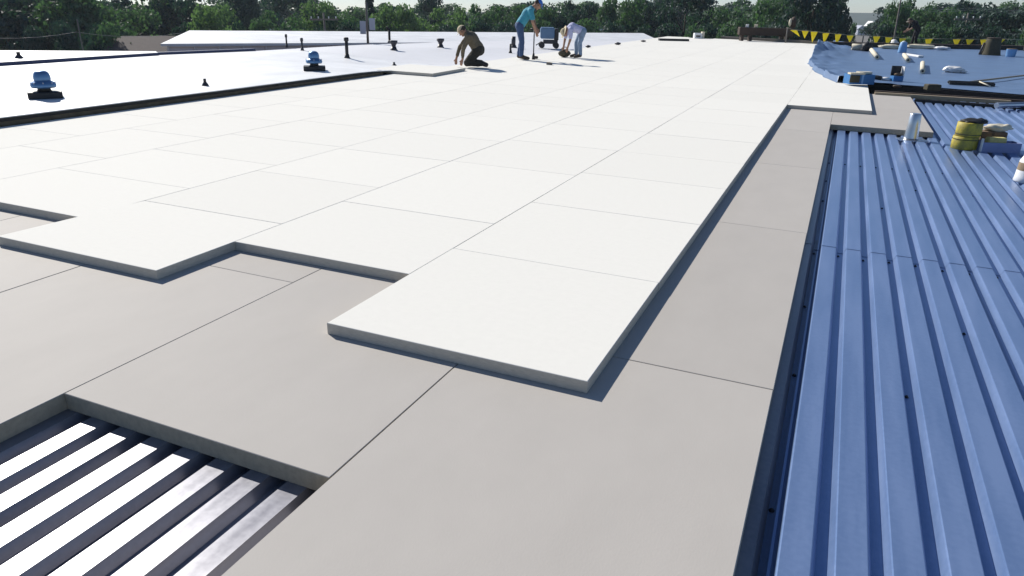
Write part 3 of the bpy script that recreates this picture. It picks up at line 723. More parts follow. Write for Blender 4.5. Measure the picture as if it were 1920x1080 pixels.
# yellow pennant line
def pennants():
    pts = [(1477, 52), (1488, 56), (1510, 57.5), (1527, 59), (1549, 61.5), (1572, 63.5), (1594, 66), (1644, 67.5), (1667, 69.5), (1693, 71.5), (1742, 72.5), (1794, 73.2), (1819, 73.5), (1845, 73.5), (1877, 73), (1925, 75)]
    a = at(1478, 80.5, 0); b = at(1925, 97, 0); 
    t = thing("pennant_line", "rope of yellow triangular warning pennants along the far roof edge", "bunting", a)
    def onplane(px, py):   # point of the vertical plane over the roof edge line a-b
        d = RB[2] + RB[0] * ((px - 960) / F_PX) + RB[1] * ((540 - py) / F_PX)
        n = (b - a).cross(Vector((0, 0, 1))); k = (a - CAM_R).dot(n) / d.dot(n); return CAM_R + d * k
    P = [onplane(*p) - a for p in pts]
    bm = B()
    for p, q in zip(P, P[1:]): tube(bm, p, q, .012, n=5)
    mk("rope", bm, M_ROPE, t)
    along = (b - a).normalized(); H = [.10, .30, .36, .52, .50, .54, .34, .42, .42, .30, .46, .36, .34, .26, .28]
    for i, p in enumerate(P[1:-1]):
        bm = B(); w = .165; h = H[i + 1] * 1.0 if i < 14 else .3; tw = random.uniform(-.5, .5)
        ax = Vector((along.x * math.cos(tw) - along.y * math.sin(tw), along.x * math.sin(tw) + along.y * math.cos(tw), 0)); nn = ax.cross(Vector((0, 0, 1)))
        dx = .35 if i == 0 else random.uniform(-.04, .04)
        vs = []
        for s in (-1, 1):
            vs.append([bm.verts.new(Vector(q) + nn * .004 * s) for q in (-ax * w, ax * w, ax * (w * .5 + dx * .5) + Vector((0, 0, -h * .5)) + nn * .03, ax * dx + Vector((0, 0, -h)), -ax * (w * .5 - dx * .5) + Vector((0, 0, -h * .5)) + nn * .03)])
        bm.faces.new(vs[1]); bm.faces.new(vs[0][::-1])
        for k in range(5): bm.faces.new((vs[0][k], vs[0][(k + 1) % 5], vs[1][(k + 1) % 5], vs[1][k]))
        mk("pennant", bm, M_PENNANT, t, p + Vector((0, 0, -.015)))
    for px, top in ((1477, 52), (1619, 66.8), (1925, 75)):
        q = onplane(px, top) - a; base = Vector((q.x, q.y, -.05)); bm = B(); tube(bm, base, q, .035, n=8); mk("post", bm, M_POLE, t)
pennants()

# ------------------------------------------------------------------ things on the rubber membrane
ZM = 0.024
def roll(label, pa, pb, r, m, hollow=True):
    a, b = at(*pa, ZM), at(*pb, ZM); t = thing("membrane_roll", label, "roll", a, math.atan2((b - a).y, (b - a).x)); L = (b - a).length
    bm = B(); tube(bm, (0, 0, r), (L, 0, r), r, r, 18); mk("roll_body", bm, m, t)
    for x in (-.012, L + .002): bm = B(); tube(bm, (x, 0, r), (x + .010, 0, r), r * .45, r * .45, 12); mk("core", bm, M_BROWNWOOD, t)
roll("cream roll with dark ends lying at the rumpled far corner of the rubber sheet", (1596, 94), (1621, 95), 0.133, M_CREAM)
roll("cream tube slanting towards the viewer beside the dark lump", (1633, 97), (1644, 111.5), 0.078, M_CREAM)
roll("cream tube end on under the white strip", (1695, 107), (1702, 117), 0.074, M_CREAM)
roll("cream upright lying tube in the middle of the rubber sheet", (1729, 122), (1729, 138), 0.066, M_CREAM)
def on_rubber():
    t = thing("dark_lump", "dark knotted lump between the cream roll and slanting tube", "scrap", at(1624, 96, ZM)); bm = B(); blob(bm, (0, 0, .17), .22, 4, .5, (1, 1, .9)); mk("lump", bm, M_BLACK, t)
    a, b = at(1696, 103, ZM), at(1727, 108, ZM); t = thing("white_strip", "white flat strip lying behind the upright tube", "strip", a, math.atan2((b - a).y, (b - a).x))
    bm = B(); box(bm, (0, -.10, 0), ((b - a).length, .10, .07)); bmesh.ops.bevel(bm, geom=bm.edges[:], offset=.015, segments=1, affect='EDGES'); mk("strip_body", bm, M_WHITE, t)
    t = thing("plastic_bag", "white crumpled plastic bag on the rubber sheet", "bag", at(1787, 136, ZM)); t.scale = (.85,) * 3; bm = B(); blob(bm, (-.02, 0, .10), .20, 11, .5, (1.5, .9, .55), 3); blob(bm, (.28, 0, .05), .10, 14, .5, (1.4, .8, .5), 2); mk("film", bm, M_WHITE, t)
    # large blue box with lid boards
    t = thing("blue_crate", "blue open crate with pale lid boards at the near left of the rubber sheet", "crate", at(1609, 157, ZM), RIGHT_H + .05); t.scale = (.72, .62, .80)
    s = .0145
    bm = B(); w, d, h = .40, .26, .27
    for lo, hi in (((-w, -d, .0), (w, -d + .02, h)), ((-w, d - .02, 0), (w, d, h)), ((-w, -d + .02, 0), (-w + .02, d - .02, h)), ((w - .02, -d + .02, 0), (w, d - .02, h)), ((-w + .02, -d + .02, 0), (w - .02, d - .02, .02))): box(bm, lo, hi)
    mk("bin", bm, M_BLUE, t)
    bm = B(); box(bm, (-.03, -d - .012, .0), (.03, -d - .002, h)); mk("strap", bm, M_LBLUE, t)
    bm = B(); box(bm, (-w - .03, -d - .03, h + .002), (.05, -.05, h + .05)); mk("lid_board", bm, M_CREAM, t)
    bm = B(); box(bm, (.0, .04, h + .002), (w + .02, d + .04, h + .06)); mk("lid_board", bm, M_CREAM, t)
    bm = B(); box(bm, (-w - .02, -d - .024, .05), (-.1, -d - .002, h - .02)); mk("front_patch", bm, M_OLIVE, t)
    t = thing("open_carton", "open dark carton with raised flap and blue base right of the blue crate", "carton", at(1680, 152, ZM), RIGHT_H - .05); t.scale = (.68, .68, .78)
    bm = B(); box(bm, (-.17, -.15, 0), (.17, .15, .16)); mk("base", bm, M_BLUE, t)
    bm = B(); box(bm, (-.19, .10, .162), (.15, .13, .45)); mk("flap", bm, M_BLACK, t)
    bm = B(); box(bm, (.17, -.1, .162), (.2, .13, .44)); mk("flap", bm, M_WHITE, t)
    bm = B(); blob(bm, (.02, -.02, .20), .12, 9, .3, (1.2, .8, .5)); mk("contents", bm, M_BROWNBOX, t)
    for px, py, m, s, lab in ((1642, 150, M_BLACK, .10, "black glove like lump between crate and carton"), (1661, 151, M_WHITE, .08, "white crumpled scrap beside the open carton"),
                              (1682, 164.5, M_BOOT, .06, "small brown lump at the near edge of the rubber sheet")):
        t = thing("scrap", lab, "scrap", at(px, py, ZM)); bm = B(); blob(bm, (0, 0, s * .5), s, px, .45, (1.5, 1, .6), 2); mk("lump", bm, m, t)
    t = thing("tan_block", "small tan lumber block at the near edge of the rubber sheet", "block", at(1747, 169.5, ZM), RIGHT_H); bm = B(); box(bm, (-.15, -.10, 0), (.15, .10, .13)); bmesh.ops.bevel(bm, geom=bm.edges[:], offset=.02, segments=1, affect='EDGES'); mk("block_body", bm, M_OLIVE, t)
    # push broom
    a, b = at(1776, 157.5, ZM), at(1864, 161.5, ZM); t = thing("push_broom", "black headed push broom with pale long handle lying on the rubber sheet", "broom", a, math.atan2((b - a).y, (b - a).x)); L = (b - a).length
    bm = B(); box(bm, (0, -.05, .012), (L, .05, .085)); bmesh.ops.bevel(bm, geom=bm.edges[:], offset=.02, segments=2, affect='EDGES'); mk("head", bm, M_BLACK, t)
    bm = B(); box(bm, (.02, -.11, .0), (L - .02, -.052, .06)); mk("bristles", bm, M_BLACK, t)
    q = at(1960, 140, ZM) - a; q = Matrix.Rotation(-t.rotation_euler[2], 3, 'Z') @ q
    bm = B(); tube(bm, (L * .5, .05, .07), (q.x, q.y, .05), .022, n=8); mk("handle", bm, M_WOOD, t)
    bm = B(); tube(bm, (L * .66, -.03, .09), (L * .80, -.36, .02), .016, n=6); mk("brace", bm, M_CREAM, t)
    # far things
    t = thing("dark_pot", "dark brown fire scarred barrel at the far right of the rubber sheet", "barrel", at(1857, 103, ZM)); t.scale = (.66, .66, .72); bm = B(); lathe(bm, [(.56, 0), (.55, .03), (.48, .30), (.44, .62), (.42, .86), (.40, .90)], 22); mk("drum", bm, M_OLIVE, t)
    bm = B(); lathe(bm, [(.43, .905), (.43, .93), (.36, .95)], 18); mk("rim", bm, M_BROWNWOOD, t)
    bm = B(); tube(bm, (-.62, -.1, .0), (-.50, -.05, .66), .07, .05, 8); mk("strut", bm, M_DARKPIPE, t)
    t = thing("blue_bucket", "pale blue bucket right of the dark barrel", "bucket", at(1894, 106.5, ZM)); t.scale = (.68,) * 3; bm = B(); lathe(bm, [(.23, 0), (.25, .02), (.28, .42), (.29, .43)], 20); mk("pail", bm, M_LBLUE, t)
    bm = B(); lathe(bm, [(.27, .432), (.26, .455), (.2, .46)], 18); mk("lid", bm, M_BROWNBOX, t)
    t = thing("blue_drum", "pale blue drum in front of the black clothed worker", "drum", at(1691, 99, ZM)); t.scale = (.62, .62, .78); bm = B(); lathe(bm, [(.26, 0), (.27, .03), (.25, .3), (.20, .52), (.18, .54)], 20); mk("pail", bm, M_LBLUE, t)
    bm = B(); lathe(bm, [(.12, .542), (.12, .57), (.05, .60)], 12); mk("lid", bm, M_WHITE, t)
    for px, py, m, sc, lab in ((1668, 91.5, M_CREAM, (2.6, 1, .5), "cream scraps pile left of the pale blue drum"), (1676, 86, M_WHITE, (1.0, 1, 1.0), "white upright sack at the far edge left of the worker in black"), (1728, 91.5, M_CREAM, (3.4, 1, .55), "long cream heap right of the worker in black"), (1765, 94, M_WHITE, (1.6, 1, .35), "small white offcut beyond the long cream heap")):
        t = thing("paper_heap", lab, "heap", at(px, py, ZM)); bm = B(); blob(bm, (0, 0, .09), .19, px, .45, sc, 3); mk("paper", bm, m, t)
on_rubber()

# ------------------------------------------------------------------ things on the metal deck
ZD = -0.101
def on_deck():
    t = thing("vent_stack", "shiny galvanised vent stack standing on the deck at the grey board corner", "vent pipe", at(1707, 262, ZD), .2); t.scale = (.70, .70, .72)
    bm = B(); lathe(bm, [(.145, .014), (.138, .05), (.118, .30), (.108, .52), (.100, .53)], 36); mk("stack", bm, M_GALV, t)
    bm = B(); box(bm, (-.26, -.2, .003), (.30, .17, .012)); mk("base_plate", bm, M_GALV, t)
    p = at(1806, 279, ZD)
    t = thing("yellow_pail", "lower yellow pail of the stack on the metal deck", "pail", p); t.scale = (.68,) * 3; bm = B(); lathe(bm, [(.225, .002), (.240, .02), (.243, .14), (.236, .25), (.225, .262)], 26); mk("pail_body", bm, M_YELLOW, t)
    bm = B(); lathe(bm, [(.2435, .20), (.247, .203), (.247, .212), (.2435, .215)], 26); mk("band", bm, M_OLIVE, t)
    t = thing("yellow_pail", "upper yellow pail with black rags on top", "pail", p + Vector((0.012, 0, .264 * .68))); t.scale = (.68,) * 3; bm = B(); lathe(bm, [(.218, .0), (.232, .02), (.235, .14), (.230, .265), (.215, .278)], 26); mk("pail_body", bm, M_YELLOW, t)
    bm = B(); lathe(bm, [(.2355, .04), (.239, .043), (.239, .052), (.2355, .055)], 26); mk("band", bm, M_OLIVE, t)
    t = thing("black_rags", "black tousled rags heaped on the upper yellow pail", "rags", p + Vector((0.02, 0, .542 * .68))); t.scale = (.68,) * 3; bm = B(); blob(bm, (.02, 0, .02), .2, 21, .5, (1.1, .9, .28), 3); blob(bm, (.16, .02, .03), .1, 22, .5, (1.3, .9, .6), 2); mk("cloth", bm, M_BLACK, t)
    p = at(1867, 284, ZD); rx = Vector((math.cos(RIGHT_H), math.sin(RIGHT_H), 0))
    def tray(): pass
    t = thing("metal_tray", "lavender grey open tray on the deck in front of the brown boxes", "tray", p, RIGHT_H - .06); t.scale = (.74, .7, .72); w, d, h = .345, .16, .185
    bm = B()
    for lo, hi in (((-w, -d, 0.002), (w, -d + .012, h)), ((-w, d - .012, 0.002), (w, d, h)), ((-w, -d + .012, 0.002), (-w + .012, d - .012, h)), ((w - .012, -d + .012, 0.002), (w, d - .012, h)), ((-w + .012, -d + .012, .002), (w - .012, d - .012, .016))): box(bm, lo, hi)
    mk("tray_body", bm, M_TRAY, t)
    bm = B(); box(bm, (-w - .014, -d - .006, 0.01), (-w - .002, -d + .06, h + .07)); mk("end_flap", bm, M_WHITE, t)
    t = thing("yellow_block", "pale yellow foam block lying in the lavender grey tray", "block", p + Vector((0, 0, .013)), RIGHT_H - .06); t.scale = (.72, .65, .72); bm = B(); box(bm, (-.21, -.07, 0), (.12, .09, .245)); bmesh.ops.bevel(bm, geom=bm.edges[:], offset=.012, segments=2, affect='EDGES'); mk("foam", bm, mat("pale_yellow_foam", (.62, .55, .22), .8, var=.2, vscale=20), t)
    back = Vector((-rx.y, rx.x, 0))
    q = p + back * .27 + rx * .01
    t = thing("brown_carton", "dark brown carton behind the lavender grey tray", "carton", q, RIGHT_H - .06); t.scale = (.66,) * 3; bm = B(); box(bm, (-.23, -.17, .002), (.30, .17, .36)); bmesh.ops.bevel(bm, geom=bm.edges[:], offset=.008, segments=1, affect='EDGES'); mk("carton_body", bm, M_BROWNBOX, t)
    bm = B(); box(bm, (-.02, -.176, .02), (.03, -.172, .35)); mk("tape", bm, M_BOOT, t)
    bm = B(); box(bm, (.302, -.12, .02), (.33, .1, .33)); mk("side_flap", bm, M_BLACK, t)
    t = thing("paper_sack", "cream crumpled paper sack lying on the brown carton", "sack", q + Vector((0, 0, .24)) + rx * .06, RIGHT_H); t.scale = (.66,) * 3; bm = B(); blob(bm, (.06, 0, .06), .14, 31, .45, (2.0, 1.0, .55), 3); blob(bm, (.26, 0, .09), .08, 33, .5, (1.2, 1, .7), 2); mk("paper", bm, M_CREAM, t)
    p = at(1925, 342, ZD)
    t = thing("white_tub", "white plastic tub with tan foam cut by the right photo edge", "tub", p, RIGHT_H - .1); t.scale = (.80, .80, .80)
    bm = B(); lathe(bm, [(.155, .004), (.175, .02), (.165, .08), (.15, .30), (.12, .36), (.11, .44)], 26); mk("tub_body", bm, M_WHITE, t)
    bm = B(); lathe(bm, [(.1585, .10), (.1615, .11), (.1545, .27), (.151, .28)], 26); mk("foam_band", bm, M_MESHBROWN, t)
on_deck()

# ------------------------------------------------------------------ beyond the roof: buildings, poles, trees
def quadprism(bm, pts, mi=0):
    vs = [bm.verts.new(p) for p in pts]; bm.faces.new(vs).material_index = mi
def white_building():
    a, b, c, d = far(301, 82, 28), far(1240, 77.5, 50), far(1206, 62, 58), far(355, 57, 36)
    t = thing("metal_building", "long building with low white metal roof and grey wall beyond the old white roof", "building", (a.x, a.y, GROUND_Z), roof=False); o = Vector((a.x, a.y, GROUND_Z))
    # rear eave mirrored about the ridge
    c2 = c + (c - b); d2 = d + (d - a); c2.z = b.z; d2.z = a.z
    bm = B(); quadprism(bm, [p - o for p in (a, b, c, d)]); quadprism(bm, [p - o for p in (d, c, c2, d2)])
    r = bmesh.ops.extrude_face_region(bm, geom=bm.faces[:])
    for v in [x for x in r['geom'] if isinstance(x, bmesh.types.BMVert)]: v.co.z -= .08
    mk("roof", bm, M_MEMBRANE, t)
    e = Vector((0, 0, -.085)); inn = lambda p, k: p + (k - p).normalized() * .25
    A, Bq, C2, D2 = inn(a, c2), inn(b, d2), inn(c2, a), inn(d2, b)
    bm = B(); ring = [p - o + e for p in (A, Bq, C2, D2)]; low = [Vector((p.x, p.y, 0)) for p in ring]
    for i in range(4): quadprism(bm, [ring[i], ring[(i + 1) % 4], low[(i + 1) % 4], low[i]])
    mk("wall", bm, M_WALL, t)
    bm = B(); ax = (Bq - A).normalized(); nn = ax.cross(Vector((0, 0, 1)))
    for k in range(26):
        p = A - o + e + ax * (k * .9) + nn * .03; box(bm, (p.x - .03, p.y - .03, 0.1), (p.x + .03, p.y + .03, p.z - .02))
    q = mk("siding_ribs", bm, M_WALL, t); q['kind'] = 'stuff'
    bm = B(); tube(bm, A - o + e + nn * .06, Bq - o + e + nn * .06, .03, n=8); mk("gutter", bm, M_WALL, t)
white_building()
def house(name, label, px, dist, w, d, wallh, rise, m_wall, m_roof, rz=0.0, windows=3, z0=None):
    p = ground_at(px, dist); h = math.atan2(WB[0].y, WB[0].x) + rz
    t = thing(name, label, "house" if 'house' in name else "building", p, h, roof=False)
    bm = B(); box(bm, (-w / 2, -d / 2, 0), (w / 2, d / 2, wallh)); mk("wall", bm, m_wall, t)
    bm = B(); ov = .35
    pr = [(-w / 2 - ov, -d / 2 - ov, wallh + .01), (w / 2 + ov, -d / 2 - ov, wallh + .01), (w / 2 + ov, d / 2 + ov, wallh + .01), (-w / 2 - ov, d / 2 + ov, wallh + .01), (-w / 2 - ov, 0, wallh + rise), (w / 2 + ov, 0, wallh + rise)]
    v = [bm.verts.new(q) for q in pr]
    for f in ((0, 1, 5, 4), (2, 3, 4, 5), (0, 4, 3), (1, 2, 5), (3, 2, 1, 0)): bm.faces.new([v[i] for i in f])
    mk("roof", bm, m_roof, t)
    for k in range(windows):
        x = -w / 2 + (k + .5) * w / windows; bm = B(); box(bm, (x - .5, -d / 2 - .06, wallh * .45), (x + .5, -d / 2 + .02, wallh * .8)); wd = mk("window", bm, M_WHITE, t)
        bm = B(); box(bm, (x - .42, -d / 2 - .075, wallh * .47), (x + .42, -d / 2 - .063, wallh * .78)); mk("pane", bm, M_WINDOW, wd)
    return t
house("brown_house", "brown roofed low house left of the white metal building", 296, 60, 5.4, 7, 6.1, 1.45, M_WALLDARK, M_ROOFBROWN, .12)
house("blue_building", "low pale blue roofed building behind the white metal roof", 499, 95, 3.2, 5, 6.6, .9, M_LBLUE, M_LBLUE, 0, 1)
house("white_house", "small white house among trees right of the bent worker", 1136, 120, 2.6, 4, 5.2, 1.8, M_WHITE, M_WHITE, .2, 1)
house("white_house", "white gabled house highest in the distant street gap", 1635, 440, 6, 3.4, 3.6, 2.6, M_WHITE, M_WHITE, 1.57, 1)
house("grey_house", "grey roofed long house below the distant white gable", 1629, 405, 8, 5, 2.0, 2.2, M_WALL, M_ROOFGREY, .1, 4)
house("grey_house", "pale lilac house at the left side of the distant street gap", 1615, 400, 5, 3.2, 3.0, 1.6, M_SIGN, M_SIGN, 1.57, 2)
house("blue_building", "long dark blue roofed shed behind the trees on the far right", 1862, 85, 7.0, 5, 5.6, .8, M_BLUE, M_BLUE, .05, 2)
def digger():
    p = ground_at(1766, 70); t = thing("excavator", "small yellow excavator beyond the parapet right of the worker in black", "excavator", Vector((p.x, p.y, GROUND_Z + 4.9)), RIGHT_H, roof=False)
    t.location.z = GROUND_Z
    bm = B(); box(bm, (-4, -3, 0), (4, 3, 5.3)); q = thing("earth_mound", "earth mound that carries the small yellow excavator", "mound", (p.x, p.y, GROUND_Z), RIGHT_H, roof=False)
    bm.free(); bm = B(); lathe(bm, [(9, 0), (7, 2.5), (4.5, 4.6), (3, 5.2), (.5, 5.25)], 24); mk("soil", bm, M_GRASS, q)
    t.location.z = GROUND_Z + 5.2
    bm = B(); box(bm, (-.9, -.7, .5), (.7, .7, 1.05)); bmesh.ops.bevel(bm, geom=bm.edges[:], offset=.08, segments=1, affect='EDGES'); mk("engine_hood", bm, M_YELLOW, t)
    bm = B(); box(bm, (-.5, -.65, 1.052), (.25, .1, 1.9)); bmesh.ops.bevel(bm, geom=bm.edges[:], offset=.08, segments=1, affect='EDGES'); mk("cab", bm, M_WINDOW, t)
    for y in (-.95, .6):
        bm = B(); box(bm, (-1.0, y, 0), (1.0, y + .35, .48)); bmesh.ops.bevel(bm, geom=bm.edges[:], offset=.18, segments=2, affect='EDGES'); mk("track", bm, M_BLACK, t)
    bm = B(); tube(bm, (.6, .2, .9), (1.5, .2, 1.5), .13, .1); tube(bm, (1.5, .2, 1.5), (2.0, .2, .6), .1, .08); mk("boom", bm, M_CREAM, t)
    bm = B(); box(bm, (1.75, -.1, .25), (2.15, .5, .6)); mk("bucket", bm, M_POLE, t)
digger()
def utility_pole(label, px, dist, top_y, r, arms=1):
    p = ground_at(px, dist); h = far(px, top_y, dist).z - GROUND_Z
    t = thing("utility_pole", label, "pole", p, RIGHT_H, roof=False); bm = B(); tube(bm, (0, 0, -.2), (0, 0, h), r * 1.2, r * .8, 10); mk("pole", bm, M_POLE, t)
    for k in range(arms):
        bm = B(); box(bm, (-1.1, -r * .8 - .12, h - .55 - k), (1.1, -r * .8, h - .42 - k)); a = mk("crossarm", bm, M_POLE, t)
        for x in (-.95, -.4, .4, .95): bm = B(); tube(bm, (x, -r * .8 - .06, h - .42 - k), (x, -r * .8 - .06, h - .26 - k), .045, n=6); mk("insulator", bm, M_WHITE, a)
    return p, h
utility_pole("thin pale pole in front of the dark trees at far left", 143, 52, 36, .045, 0)
utility_pole("pale pole in front of the light green trees left of the grey panels", 607, 62, 24, .09)
utility_pole("thin pale pole rising above the white metal roof right of the bent pipe", 776, 70, 22, .08, 0)
utility_pole("tall grey pole left of the worker in black", 1684, 60, -60, .06)
utility_pole("short grey pole with cross arm right of the worker in black", 1815, 72, 24, .08)
def wire(label, pts):
    P = [far(*p) for p in pts]; t = thing("power_line", label, "wire", P[0], roof=False); bm = B()
    for a, b in zip(P, P[1:]):
        m = [a.lerp(b, k / 6) - Vector((0, 0, .25 * 4 * (k / 6) * (1 - k / 6))) for k in range(7)]
        for q, r in zip(m, m[1:]): tube(bm, q - P[0], r - P[0], .010, n=5)
    mk("cable", bm, M_WIRE, t)
wire("higher pair overhead wire across the trees at upper right", [(1684, 6, 60), (1815, 15, 72), (2050, 13, 75)])
wire("overhead wire just under the higher one at upper right", [(1684, 10, 60), (1815, 18.5, 72), (2050, 20, 75)])
wire("low overhead wire sagging past the worker in black", [(1684, 46, 60), (1815, 57, 72), (2050, 60, 75)])
wire("overhead wires across the dark trees at far left", [(-80, 66, 52), (143, 60, 52), (340, 62, 56)])

# trees
def crown_mesh(seed, kind):
    rnd = np.random.RandomState(seed); n = 9500
    lobes = []
    if kind == 'cone':
        for i in range(30):
            h = rnd.uniform(.06, .97); rr = (1 - h) * .40 + .06; a = rnd.uniform(0, 6.28); k = rnd.uniform(.3, .9) * rr
            lobes.append((k * math.cos(a), k * math.sin(a), h, .06 + .12 * (1 - h), .6))
    else:
        for i in range(44):
            h = rnd.uniform(.05, .90); prof = math.sqrt(max(0.02, 1 - ((h - .50) / .52) ** 2)) * (.36 if kind == 'round' else .33)
            if kind == 'low': prof = math.sqrt(max(.02, 1 - ((h - .25) / .78) ** 2)) * .36
            a = rnd.uniform(0, 6.28); k = prof * math.sqrt(rnd.uniform(.15, 1))
            lobes.append((k * math.cos(a), k * math.sin(a), h, rnd.uniform(.09, .17), rnd.uniform(.6, .9)))
    L = np.array(lobes); w = L[:, 3] ** 2; idx = rnd.choice(len(L), n, p=w / w.sum())
    d = rnd.normal(size=(n, 3)); d /= np.linalg.norm(d, axis=1)[:, None]; d[:, 2] = np.where(rnd.rand(n) < .6, np.abs(d[:, 2]), d[:, 2])
    rad = L[idx, 3] * rnd.uniform(.55, 1.08, n)
    c = L[idx, :3] + d * rad[:, None] * np.stack([np.ones(n), np.ones(n), L[idx, 4]], 1)
    c[:, 2] = np.clip(c[:, 2], .02, 1.0)
    nrm = d + rnd.normal(size=(n, 3)) * .55; nrm /= np.linalg.norm(nrm, axis=1)[:, None]
    t = np.cross(nrm, rnd.normal(size=(n, 3))); t /= np.linalg.norm(t, axis=1)[:, None]; b = np.cross(nrm, t)
    s = rnd.uniform(.010, .024, n)[:, None]; q = rnd.uniform(.55, 1, n)[:, None]
    V = np.stack([c - t * s, c - b * s * q + nrm * s * .25, c + t * s, c + b * s * q + nrm * s * .25], 1).reshape(-1, 3)
    me = bpy.data.meshes.new("crown"); F = np.arange(4 * n).reshape(n, 4)
    me.from_pydata(V.tolist(), [], F.tolist()); return me
def trunk_mesh(seed):
    rnd = random.Random(seed); bm = B(); tube(bm, (0, 0, -.01), (.01, 0, .35), .028, .02, 8); tube(bm, (.01, 0, .35), (0, .01, .75), .02, .007, 8)
    for k in range(7):
        z = rnd.uniform(.2, .6); a = rnd.uniform(0, 6.28); tube(bm, (.005, 0, z), (.24 * math.cos(a), .24 * math.sin(a), z + rnd.uniform(.1, .22)), .011, .003, 6)
    me = bpy.data.meshes.new("trunk"); bm.to_mesh(me); bm.free(); me.materials.append(M_BARK); return me
LEAF = {'D': mat("dark_leaves", (0.026, 0.066, 0.060), .65, spec=.3, var=.35, vscale=9, trans=.22),
        'M': mat("mid_green_leaves", (0.062, 0.130, 0.072), .65, spec=.3, var=.35, vscale=9, trans=.28),
        'L': mat("light_green_leaves", (0.095, 0.170, 0.086), .65, spec=.3, var=.3, vscale=9, trans=.32)}
CROWNS = {}
def crown(kind, col, seed):
    k = (kind, col, seed)
    if k not in CROWNS: me = crown_mesh(seed * 13 + len(kind), kind); me.materials.append(LEAF[col]); CROWNS[k] = me
    return CROWNS[k]
TRUNKS = [trunk_mesh(i) for i in range(3)]
NT = [0]
def tree(label, px, top, w_px, dist, kind, col, group=None):
    NT[0] += 1; i = NT[0]
    p = ground_at(px, dist); h = far(px, top, dist).z - GROUND_Z; w = w_px * dist / F_PX * 1.50
    t = thing("bush" if kind == 'low' and h < 6 else "tree", label, "tree" if not (kind == 'low' and h < 6) else "bush", p, random.uniform(0, 6.28), group, roof=False); t.scale = (w, w, h)
    link("crown", crown(kind, col, i % 3), t); link("trunk", TRUNKS[i % 3], t)
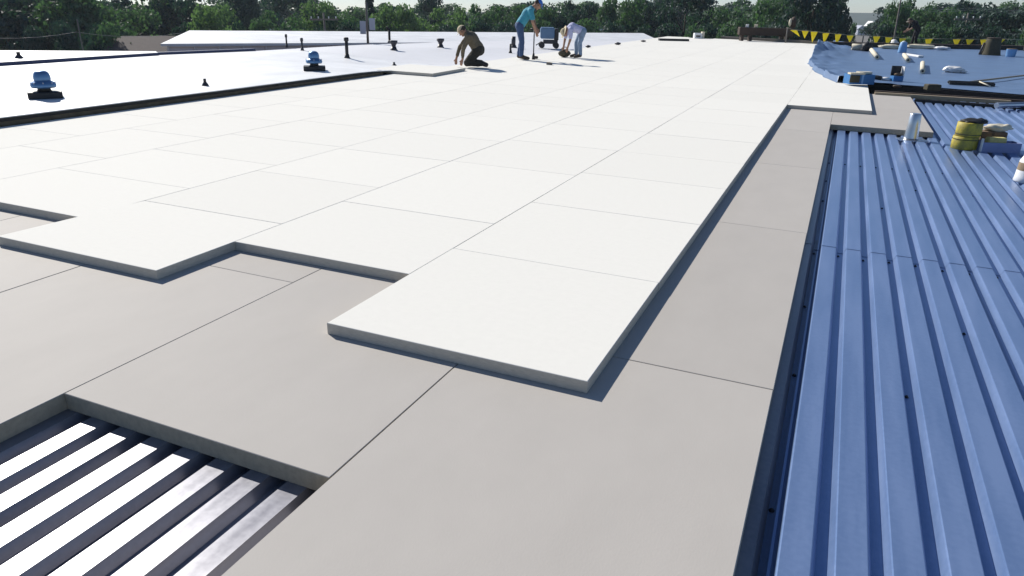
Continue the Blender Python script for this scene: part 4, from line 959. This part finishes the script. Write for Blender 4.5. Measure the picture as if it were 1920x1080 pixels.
TREES = [
 ("very dark tall tree filling the top left corner", 5, -60, 170, 74, 'round', 'D'),
 ("dark tall tree second from the left corner", 78, -48, 130, 80, 'round', 'D'),
 ("green topped tree over the thin pole", 132, -40, 120, 72, 'round', 'M'),
 ("dark tree left of the sky chink", 192, -22, 100, 86, 'round', 'D'),
 ("mid green tree under the sky chink at left", 243, 14, 90, 80, 'round', 'M'),
 ("tall green tree behind the brown roofed house", 296, -30, 95, 88, 'round', 'M'),
 ("dark tree left of the light green rounded tree", 342, -34, 80, 84, 'round', 'D'),
 ("light green rounded tree above the grey wall", 404, 6, 92, 66, 'round', 'L'),
 ("blue dark tree right of the light green rounded tree", 452, -24, 70, 92, 'round', 'D'),
 ("grey green bushy tree above the pale blue roofed building", 515, 8, 90, 72, 'round', 'M'),
 ("dark tall tree behind the grey green bushy tree", 545, -26, 90, 100, 'round', 'D'),
 ("light green tree behind the pale pole with crossarm", 598, 0, 80, 78, 'round', 'L'),
 ("mid green tree left of the mast with panels", 648, 6, 70, 80, 'round', 'M'),
 ("dark narrow tree right behind the mast with panels", 692, -16, 52, 74, 'cone', 'D'),
 ("light green broad tree right of the mast with panels", 738, 5, 84, 70, 'round', 'L'),
 ("light green broad tree above the cup topped vent", 806, 4, 100, 72, 'round', 'L'),
 ("dark treetop over the broad trees", 812, -14, 60, 104, 'round', 'D'),
 ("light green low tree left of the kneeling man", 850, 14, 56, 76, 'low', 'L'),
 ("rounded tree above the kneeling worker", 915, -4, 76, 78, 'round', 'M'),
 ("mid green tree behind the standing worker", 962, 6, 76, 80, 'round', 'M'),
 ("low tree right of the standing worker", 1018, 14, 64, 76, 'low', 'M'),
 ("dark domed tree above the equipment cart", 1062, -10, 70, 82, 'round', 'D'),
 ("smaller domed tree above the bent worker", 1094, 2, 60, 86, 'round', 'D'),
 ("mid green tall tree right of the small white house", 1170, -8, 82, 76, 'round', 'M'),
 ("dark tall tree left of the white rooftop unit", 1222, -20, 76, 88, 'round', 'D'),
 ("darkest tall tree behind the white rooftop unit", 1284, -40, 92, 74, 'round', 'D'),
 ("mid green tree left of the trestle", 1346, 12, 80, 84, 'round', 'M'),
 ("mid green tree above the trestle", 1402, 8, 84, 80, 'round', 'M'),
 ("spiky green tree above the first pennants", 1462, -4, 80, 72, 'round', 'M'),
 ("dark huge tree left of the distant street gap", 1524, -58, 100, 68, 'round', 'D'),
 ("ragged dark tree bordering the street gap", 1562, -30, 50, 80, 'round', 'D'),
 ("low bush on the left side of the street gap", 1596, 42, 26, 96, 'low', 'M'),
 ("green tree on the right side of the street gap", 1683, 0, 56, 78, 'round', 'M'),
 ("green tall tree behind the worker in black", 1706, -14, 66, 86, 'round', 'M'),
 ("lower tree right of the worker in black", 1748, 13, 60, 76, 'round', 'M'),
 ("mid tree behind the short pole with cross arm", 1795, 13, 80, 88, 'round', 'M'),
 ("tall dark green tree above the dark barrel", 1844, -14, 88, 82, 'round', 'D'),
 ("dark tree with low crown above the pale blue bucket", 1896, 16, 70, 80, 'round', 'D'),
 ("tree cut by the upper right corner", 1950, 4, 90, 78, 'round', 'D'),
]
for a in TREES: tree(*a)
gr = "trees of the back row behind the roofs"; gb = "bushes under the trees behind the roofs"
rr = random.Random(3); used = set()
def beside(px, pre):
    near = min(TREES, key=lambda a: abs(a[1] - px)); lab = pre % ('left' if px < near[1] else 'right') + near[0]
    if lab in used: return None
    used.add(lab); return lab
for px in range(-110, 2080, 44):
    if 1560 < px < 1690: continue
    gap = any(abs(px - q) < 26 for q in (235, 655, 880, 1120, 1750))
    x = px + rr.uniform(-10, 10); lab = beside(x, "bluish tree just %s of the ")
    top, w, d, c = (rr.uniform(-16, 10) if px < 580 or 1130 < px < 1560 else rr.uniform(-2, 11)) if not gap else rr.uniform(17, 24), rr.uniform(70, 100), rr.uniform(118, 160), rr.choice('DDM')
    if lab: tree(lab, x, top, w * 1.15, d, 'round', c, gr)
for px in range(-100, 2060, 46):
    if 1560 < px < 1680 or 225 < px < 335: continue
    x = px + rr.uniform(-14, 14); lab = beside(x, "dark bush %s of the ")
    if lab: tree(lab, x, rr.uniform(34, 52), rr.uniform(56, 80), rr.uniform(60, 68) if not (280 < px < 1260) else rr.uniform(66, 74), 'low', rr.choice('DDM'), gb)

# ------------------------------------------------------------------ air
def haze():
    bm = B(); box(bm, (-1360, -1360, GROUND_Z - 4), (1360, 1360, GROUND_Z + 45)); m = bpy.data.materials.new("thin_haze"); m.use_nodes = True
    n = m.node_tree.nodes; n.remove(n["Principled BSDF"]); v = n.new("ShaderNodeVolumePrincipled"); v.inputs["Density"].default_value = 0.00030
    v.inputs["Color"].default_value = (0.78, 0.88, 1.0, 1); v.inputs["Anisotropy"].default_value = 0.2
    m.node_tree.links.new(v.outputs[0], n["Material Output"].inputs["Volume"])
    o = mk("haze", bm, m, roof=False); o['kind'] = 'stuff'; o['label'] = "thin bluish haze over the distant trees and hills"
haze()

# ------------------------------------------------------------------ tilt everything that belongs to the roof
bpy.context.view_layer.update()
for o in ROOF: o.matrix_world = TILT @ o.matrix_world
